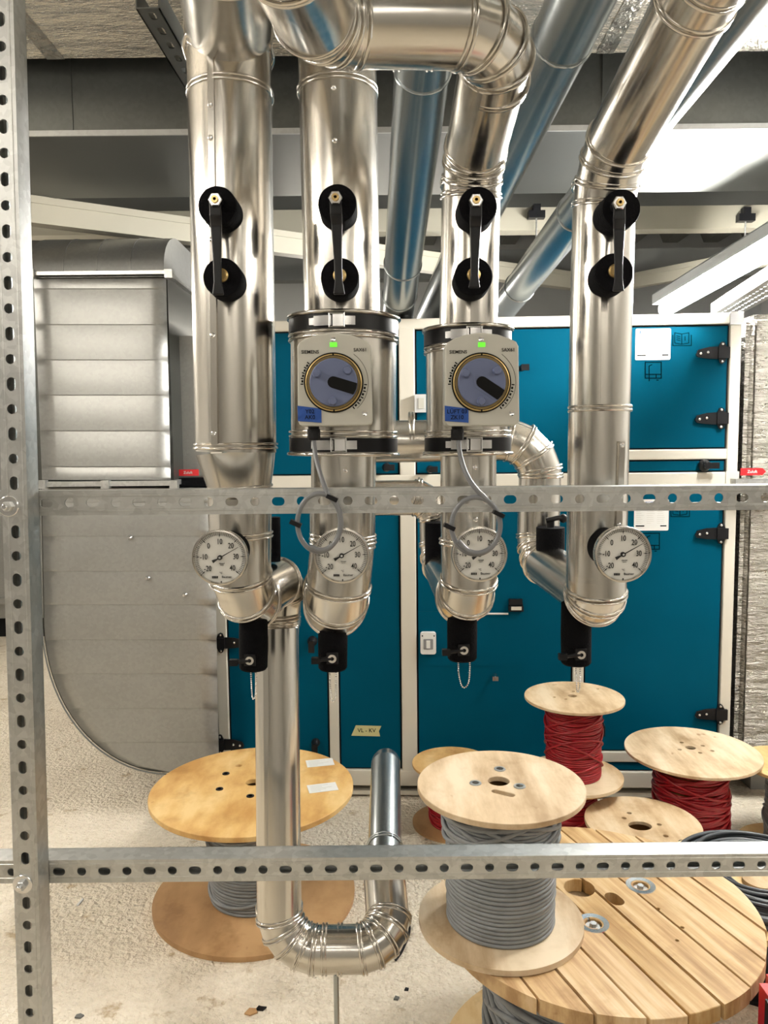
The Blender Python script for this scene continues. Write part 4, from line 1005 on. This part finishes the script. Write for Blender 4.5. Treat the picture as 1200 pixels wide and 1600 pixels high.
# ------------------------------------------------------------------ cable drums
def winding(r, z0, z1, cr, wob=.15, layers=1, n=56, seed=1):
    """turns of cable laid round a drum: each turn a torus, slightly tilted"""
    rnd = random.Random(seed); mb = MB(); z = z0+cr
    while z < z1-cr*.5:
        tx, ty = rnd.uniform(-1, 1)*wob*cr*2, rnd.uniform(-1, 1)*wob*cr*2; rr = r + rnd.uniform(-.3, .25)*cr
        pts = [V((rr*cos(2*pi*i/n), rr*sin(2*pi*i/n), z + tx*cos(2*pi*i/n)+ty*sin(2*pi*i/n))) for i in range(n)]
        mb.tube(pts, cr, 8, True); z += cr*2*.97
    return mb
def cross_turns(mb, r, z0, z1, cr, cnt, n=72, seed=5, tilt=(.15, .5)):
    rnd = random.Random(seed); H = z1-z0
    for _ in range(cnt):
        ph = rnd.uniform(0, 2*pi); am = rnd.uniform(*tilt)*H*.5; zc = rnd.uniform(z0+am+cr, max(z0+am+cr+.001, z1-am-cr)); rr = r+cr*rnd.uniform(1.2, 2.3)
        mb.tube([V((rr*cos(2*pi*i/n), rr*sin(2*pi*i/n), zc+am*sin(2*pi*i/n+ph))) for i in range(n)], cr, 8, True)
    return mb
def flange_mesh(R_, t_, holes):
    v_, f = plate_data(circ(0, 0, R_, 96), holes, t_)
    # plate is XZ with depth y -> turn to XY with thickness down
    return [V((p.x, p.z, -p.y)) for p in v_], f
def drum(name, label, loc, ztop, R_, rc, t_, ply, cab, cr, holes, seed, bottom_ply=None, cross=6, wob=.12, Rb=None, rotz=0, core_r=None, tilt=(.15, .5), rag=0):
    H = ztop-loc[2]; t = thing(name, label, 'cable drum', loc, rot=(0, 0, rotz))
    v_, f = flange_mesh(R_, t_, holes); o = MB().add([p+V((0, 0, H)) for p in v_], f).build('flange', ply, t, 30); bv = o.modifiers.new('b', 'BEVEL'); bv.width = .0015; bv.segments = 2; bv.limit_method = 'ANGLE'; bv.angle_limit = R(50)
    v_, f = flange_mesh(Rb or R_, t_, holes); o = MB().add([p+V((0, 0, t_)) for p in v_], f).build('flange', bottom_ply or ply, t, 30)
    MB().lathe([(rc*.8, t_), (rc*.8, H-t_)], 48, None, False).build('drum_core', 'ply_brown', t, 30)
    if cab:
        mb = winding(rc, t_, H-t_, cr, wob, seed=seed); mb = cross_turns(mb, rc, t_, H-t_, cr, cross, seed=seed+3, tilt=tilt)
        mb.build('wound_cable', cab, t, 60)
    return t, H
def sockets(t, H, pts, r=.012, m='latch', raised=.002):
    for x, y in pts: MB().lathe([(r*.6, -.006), (r*.6, raised), (r, raised), (r*1.05, 0)], 24, M.Translation((x, y, H)), False).build('bolt_socket', m, t, 30)
def local(p, base, rotz=0):
    v_ = V((p.x-base.x, p.y-base.y)); c, s = cos(-rotz), sin(-rotz); return (v_.x*c-v_.y*s, v_.x*s+v_.y*c)

# left golden drum
b = G(399, 1392, .018); b.z = 0; zt = P(395, 1229, b.y).z; k = mpp(V((b.x, b.y, zt))); Rf = 157*k
L = lambda px, py: local(G(px, py, zt), b)
hs = [circ(*L(396, 1222), .026), circ(*L(373, 1196), .011, 14), circ(*L(353, 1209), .011, 14), circ(*L(343, 1233), .011, 14), circ(*L(391, 1244), .011, 14)]
t, H = drum('cable_drum', 'large golden plywood drum of grey cable standing left of the drop pipe', b, zt, Rf, 66*mpp(b), .016, 'ply_gold', 'cable_grey', .0055, hs, 11, 'ply_brown', cross=7)
sockets(t, H, [L(353, 1209), L(343, 1233), L(391, 1244)], .012, 'black')
for (px, py, an) in ((500, 1192, 12), (504, 1231, 14)):
    x, y = L(px, py); s = MB().box((-.048, -.030, 0), (.048, .030, .0008), M.Translation((x, y, H+.0003)) @ M.Rotation(R(an), 4, 'Z')).build('paper_label', 'white', t)
    mb = MB()
    for j in range(5): mb.box((-.040, -.022+j*.010, .0008), (-.040+(.03+.05*((j*37) % 5)/5), -.020+j*.010, .0010), M.Translation((x, y, H+.0003)) @ M.Rotation(R(an), 4, 'Z'))
    mb.build('label_print', 'plastic_grey', s)

# big planked drum
zt = .45; bc = G(929, 1412, zt); Rf = 243*mpp(bc); bl = V((bc.x, bc.y, 0)); tf = .032
t = thing('cable_drum', 'biggest drum, low at front right, with a planked pine top carrying another drum', 'cable drum', bl)
d0 = G(880, 1330, zt); d1 = G(1075, 1500, zt); pang = math.atan2(d1.y-d0.y, d1.x-d0.x)     # plank direction
ca, sa = cos(pang), sin(pang); BL = lambda px, py: local(G(px, py, zt), bl)
rot = lambda p: (p[0]*ca+p[1]*sa, -p[0]*sa+p[1]*ca)            # into plank frame
hl = [circ(*rot(BL(905, 1387)), .036, 24), slot(*rot(BL(960, 1405)), .052, .017)] + [circ(*rot(BL(x, y)), .018, 16) for x, y in ((1001, 1384), (927, 1443), (880, 1330), (845, 1400))]
hl += [circ(*rot(BL(x, y)), .0042, 8) for x, y in ((1066, 1449), (1058, 1470), (1028, 1420))]
nb = 9; wd = 2*Rf/nb; v = -Rf; rnd = random.Random(4)
cuts = [-Rf]
for i in range(nb-1): cuts.append(-Rf + wd*(i+1) + rnd.uniform(-.008, .008))
cuts.append(Rf)
for lo, hi in zip(cuts, cuts[1:]):
    g = .0028; y0, y1 = lo+g, hi-g; rr = Rf + rnd.uniform(-.004, .002); pl = []
    n_ = 14
    y0c, y1c = max(y0, -rr*.999), min(y1, rr*.999)
    for i in range(n_+1): y = y0c+(y1c-y0c)*i/n_; pl.append((sqrt(max(1e-5, rr*rr-y*y)), y))
    for i in range(n_+1): y = y1c+(y0c-y1c)*i/n_; pl.append((-sqrt(max(1e-5, rr*rr-y*y)), y))
    hh = [h for h in hl if max(q[1] for q in h) > y0 and min(q[1] for q in h) < y1]
    v_, f = plate_data(pl, hh, tf); dz = rnd.uniform(-.0012, .0012)
    me_ = MB().add([V((p.x, p.z, -p.y+dz)) for p in v_], f); off = rnd.uniform(0, 5)
    o = me_.build('plank', 'pine', t); o.matrix_world = M.Translation((0, 0, zt)) @ M.Rotation(pang, 4, 'Z'); o.parent = t
    o.data.transform(M.Rotation(pi/2, 4, 'Z')); o.matrix_basis = M.Translation((0, 0, zt)) @ M.Rotation(pang-pi/2, 4, 'Z')
    bv = o.modifiers.new('b', 'BEVEL'); bv.width = .0012; bv.segments = 1; bv.limit_method = 'ANGLE'; bv.angle_limit = R(50)
MB().lathe([(Rf*.93, zt-tf-.012), (Rf*.93, zt-tf-.0015), (.05, zt-tf-.0015), (.05, zt-tf-.012)], 72, None, False).build('under_board', 'pine_edge', t, 30)
MB().lathe([(.05, .002), (Rf, .002), (Rf, .036), (.05, .036)], 72, None, False).build('flange', 'ply_gold', t, 30)
rc = 159*mpp(V((bl.x, bl.y, .3))); MB().lathe([(rc*.85, .03), (rc*.85, zt-tf)], 48, None, False).build('drum_core', 'ply_brown', t, 30)
mb = winding(rc, .036, zt-tf-.012, .0068, .1, seed=21); cross_turns(mb, rc, .04, zt-tf-.012, .0068, 12, seed=9, tilt=(.3, .9)); mb.build('wound_cable', 'cable_grey', t, 60)
for px, py in ((1001, 1384), (927, 1443)):
    x, y = BL(px, py); s = MB().lathe([(.020, -.010), (.022, .0012), (.034, .002), (.035, -.0005)], 32, M.Translation((x, y, zt)), False).build('bolt_socket', 'latch', t, 30)
    MB().lathe([(.017, -.012), (.017, -.006)], 24, M.Translation((x, y, zt))).lathe([(.008, -.006), (.008, .002)], 6, M.Translation((x, y, zt))).build('bolt_head', 'channel', s, 30)

# grey drum standing on it
zb_ = zt+.0015; b = G(781.5, 1429, zb_+.014); b.z = zb_; ztp = P(781, 1224, b.y).z; k = mpp(V((b.x, b.y, ztp)))
L = lambda px, py: local(G(px, py, ztp), b)
hs = [circ(*L(779, 1220), .0235), circ(*L(781, 1202), .0095, 16), circ(*L(743, 1224), .0095, 16), circ(*L(812, 1229), .0095, 16), slot(*L(786, 1239), .052, .008, 8, R(-32))]
t, H = drum('cable_drum', 'drum of neatly wound grey cable standing on the biggest planked drum', b, ztp, 130*k, 82*mpp(V((b.x, b.y, ztp-.1))), .012, 'ply_pale', 'cable_grey', .0048, hs, 31, cross=0, wob=.05, Rb=127*mpp(b))
mb = cross_turns(MB(), 82*mpp(V((b.x, b.y, ztp-.1))), H*.62, H-.012, .0048, 9, seed=5, tilt=(.2, .9)); mb.build('loose_turns', 'cable_grey', t, 60)
sockets(t, H, [L(781, 1202), L(743, 1224), L(812, 1229)], .0125, 'channel')

# red drum pair at the centre right
def small_holes(L, c, pts, big=.014, small=.006): return [circ(*L(*c), big, 20)] + [circ(*L(*q), small, 12) for q in pts]
Yd = 2.66; top = P(897, 1088, Yd); k = mpp(top); zb2 = P(897, 1213, Yd).z
L = lambda px, py: local(G(px, py, top.z), top)
b2_ = V((top.x, Yd, zb2))
t, H = drum('cable_drum', 'upper drum of red cable, stacked in front of the teal doors', b2_, top.z, 76.5*k, 41*k, .010, 'ply_pale', 'cable_red', .0042, small_holes(L, (894, 1087), [(866, 1089), (934, 1076), (884, 1092), (896, 1080)], .016, .006), 41, cross=8, wob=.15)
t, H = drum('cable_drum', 'lower drum of red cable, mostly hidden under the stacked upper red one', V((top.x-.01, Yd+.005, 0)), zb2-.0005, 74*k, 38*k, .010, 'ply_gold', 'cable_red', .0042, [circ(0, 0, .016)], 43, cross=8, wob=.25)
# right red drum
Yd = 2.74; top = P(1081, 1172, Yd); k = mpp(top); L = lambda px, py: local(G(px, py, top.z), top)
t, H = drum('cable_drum', 'drum of loosely wound dark red cable standing near the foil duct', V((top.x, Yd, 0)), top.z, 101*k, 52*k, .011, 'ply_pale', 'cable_red', .0052, small_holes(L, (1079, 1168), [(1065, 1160), (1098, 1165), (1062, 1171), (1094, 1176), (1113, 1173)], .018, .0075), 51, cross=26, wob=.45, Rb=60*k, tilt=(.05, .3))
# red drum behind the grey one
Yd = 2.93; b = G(712, 1306, .01); b.y = Yd
t, H = drum('cable_drum', 'short red cable drum showing only at the left of the pale topped grey cable drum', V((b.x, Yd, 0)), .25, .16, .088, .010, 'ply_gold', 'cable_red', .0042, [circ(0, 0, .016)], 61, 'ply_brown', cross=10, wob=.3)
# pale reel behind planked drum
Yd = 2.43; top = P(1004, 1284, Yd); k = mpp(top); L = lambda px, py: local(G(px, py, top.z), top)
t, H = drum('cable_drum', 'pale topped low reel tucked behind the biggest planked drum', V((top.x, Yd, 0)), top.z, 88*k, 40*k, .012, 'ply_pale', None, .005, [circ(*L(1000, 1290), .037, 24, .030)] + [circ(*L(x, y), .008, 12) for x, y in ((983, 1270), (975, 1278), (1030, 1288), (1040, 1306), (1066, 1316))], 71, cross=2, Rb=.10)
sockets(t, H, [L(1066, 1316)], .011, 'latch')
# coil on a round board at the right edge
Yd = 2.02; top = P(1187, 1380, Yd); Rk = mpp(top)
t = thing('reel_stand', 'black pedestal carrying a round plywood board at the right edge', 'cable stand', V((top.x, Yd, 0)))
v_, f = flange_mesh(150*Rk, .016, [circ(0, 0, .02)]); MB().add([p+V((0, 0, top.z)) for p in v_], f).build('round_board', 'ply_gold', t, 30)
MB().lathe([(.11, 0), (.11, .012), (.028, .03), (.028, top.z-.03), (.09, top.z-.017)], 32).build('pedestal', 'black', t, 30)
MB().lathe([(.045, top.z), (.045, top.z+.012), (.02, top.z+.012)], 32).build('hub', 'ply_pale', t, 30)
c = thing('cable_coil', 'loose coil of dark grey cable lying on the round board at the right edge', 'cable coil', V((top.x, Yd, top.z)))
mb = MB(); rnd = random.Random(8); cr = .0058
for i in range(34):
    rr = rnd.uniform(.085, 128*Rk); z = cr + (1-abs(rr-.16)/.12)*.05*rnd.random(); cx_, cy_ = rnd.uniform(-.008, .008), rnd.uniform(-.008, .008); ph = rnd.uniform(0, 6.3)
    mb.tube([V((cx_+rr*cos(2*pi*j/60), cy_+rr*sin(2*pi*j/60), max(cr, z+.006*sin(2*pi*j/60+ph)))) for j in range(60)], cr, 8, True)
mb.build('coiled_cable', 'cable_dark', c, 60)
# reel and loose disc at the right edge, at the back
top = P(1232, 1192, 2.72)
t, H = drum('cable_drum', 'partly visible plywood reel at the right edge below the foil duct', V((top.x, 2.72, 0)), top.z, 70*mpp(top), .07, .012, 'ply_gold', 'cable_grey', .005, [circ(0, 0, .015)], 81, cross=2)
# red case
q = P(1177, 1503, 1.40); t = thing('tool_case', 'glossy red case cut off by the lower right edge', 'case', V((q.x+.14, 1.30, 0)))
bm = bmesh.new(); bmesh.ops.create_cube(bm, size=1)
for v in bm.verts: v.co = V((v.co.x*.28, v.co.y*.2, (v.co.z+.5)*q.z))
bmesh.ops.bevel(bm, geom=list(bm.edges), offset=.025, segments=4, affect='EDGES'); me = bpy.data.meshes.new('m'); bm.to_mesh(me); bm.free(); link('case_shell', me, 'redcase', t, 40)
MB().box((-.146, -.07, q.z-.16), (-.136, .04, q.z-.03)).build('corner_guard', 'black', t); MB().box((-.144, -.104, .22), (.144, .104, .232)).build('lid_seam', 'black', t)
MB().tube([(-.05, -.0, q.z-.005), (-.05, 0, q.z+.03), (.05, 0, q.z+.03), (.05, 0, q.z-.005)], .008, 10).build('carry_handle', 'black', t, 40)

# ------------------------------------------------------------------ floor debris and loose bits
def bit(name, label, px, py, verts, m):
    p = G(px, py, 0); rnd = random.Random(px); o = MB()
    pts = [(x*.001, y*.001) for x, y in verts]; o.prism(pts, 'z', 0, .004); ob = o.build(name, m); ob.location = p; ob.location.z = .0005; tag(ob, label, 'debris')
bit('wood_chip', 'curled brown scrap on the floor below the U-bend', 392, 1582, [(-16, -8), (0, -14), (18, -4), (12, 10), (-6, 12)], 'ply_brown')
bit('plastic_scrap', 'small black scrap on the floor just left of the support rod', 407, 1577, [(-12, -4), (8, -8), (16, 4), (2, 6), (-6, 9)], 'black')
bit('stone_chip', 'small dark stone on the floor at lower left near the post', 124, 1589, [(-10, -6), (6, -8), (12, 2), (0, 8), (-9, 4)], 'grey_beam')
bit('wire_offcut', 'tiny white offcut on the floor right of the post below the lower rail', 124, 1411, [(-3, -18), (4, -18), (8, 18), (2, 20)], 'white')
bit('stone_chip', 'small dark crumb on the floor right of the support rod, lower one', 619, 1561, [(-7, -5), (5, -7), (9, 3), (-2, 8)], 'grey_beam')
bit('stone_chip', 'small dark crumb on the floor right of the support rod, upper one', 635, 1547, [(-6, -4), (5, -5), (7, 3), (-2, 6)], 'black')
o = MB().tube(smooth_path([G(628, 1422, .006), G(640, 1450, .006), G(630, 1482, .006), G(618, 1500, .006)], 8), .004, 8).build('loose_wire', 'black', None, 60); tag(o, 'thin black wire lying curved on the floor between the U-bend and the drums', 'wire')
print('objects', len(bpy.data.objects))
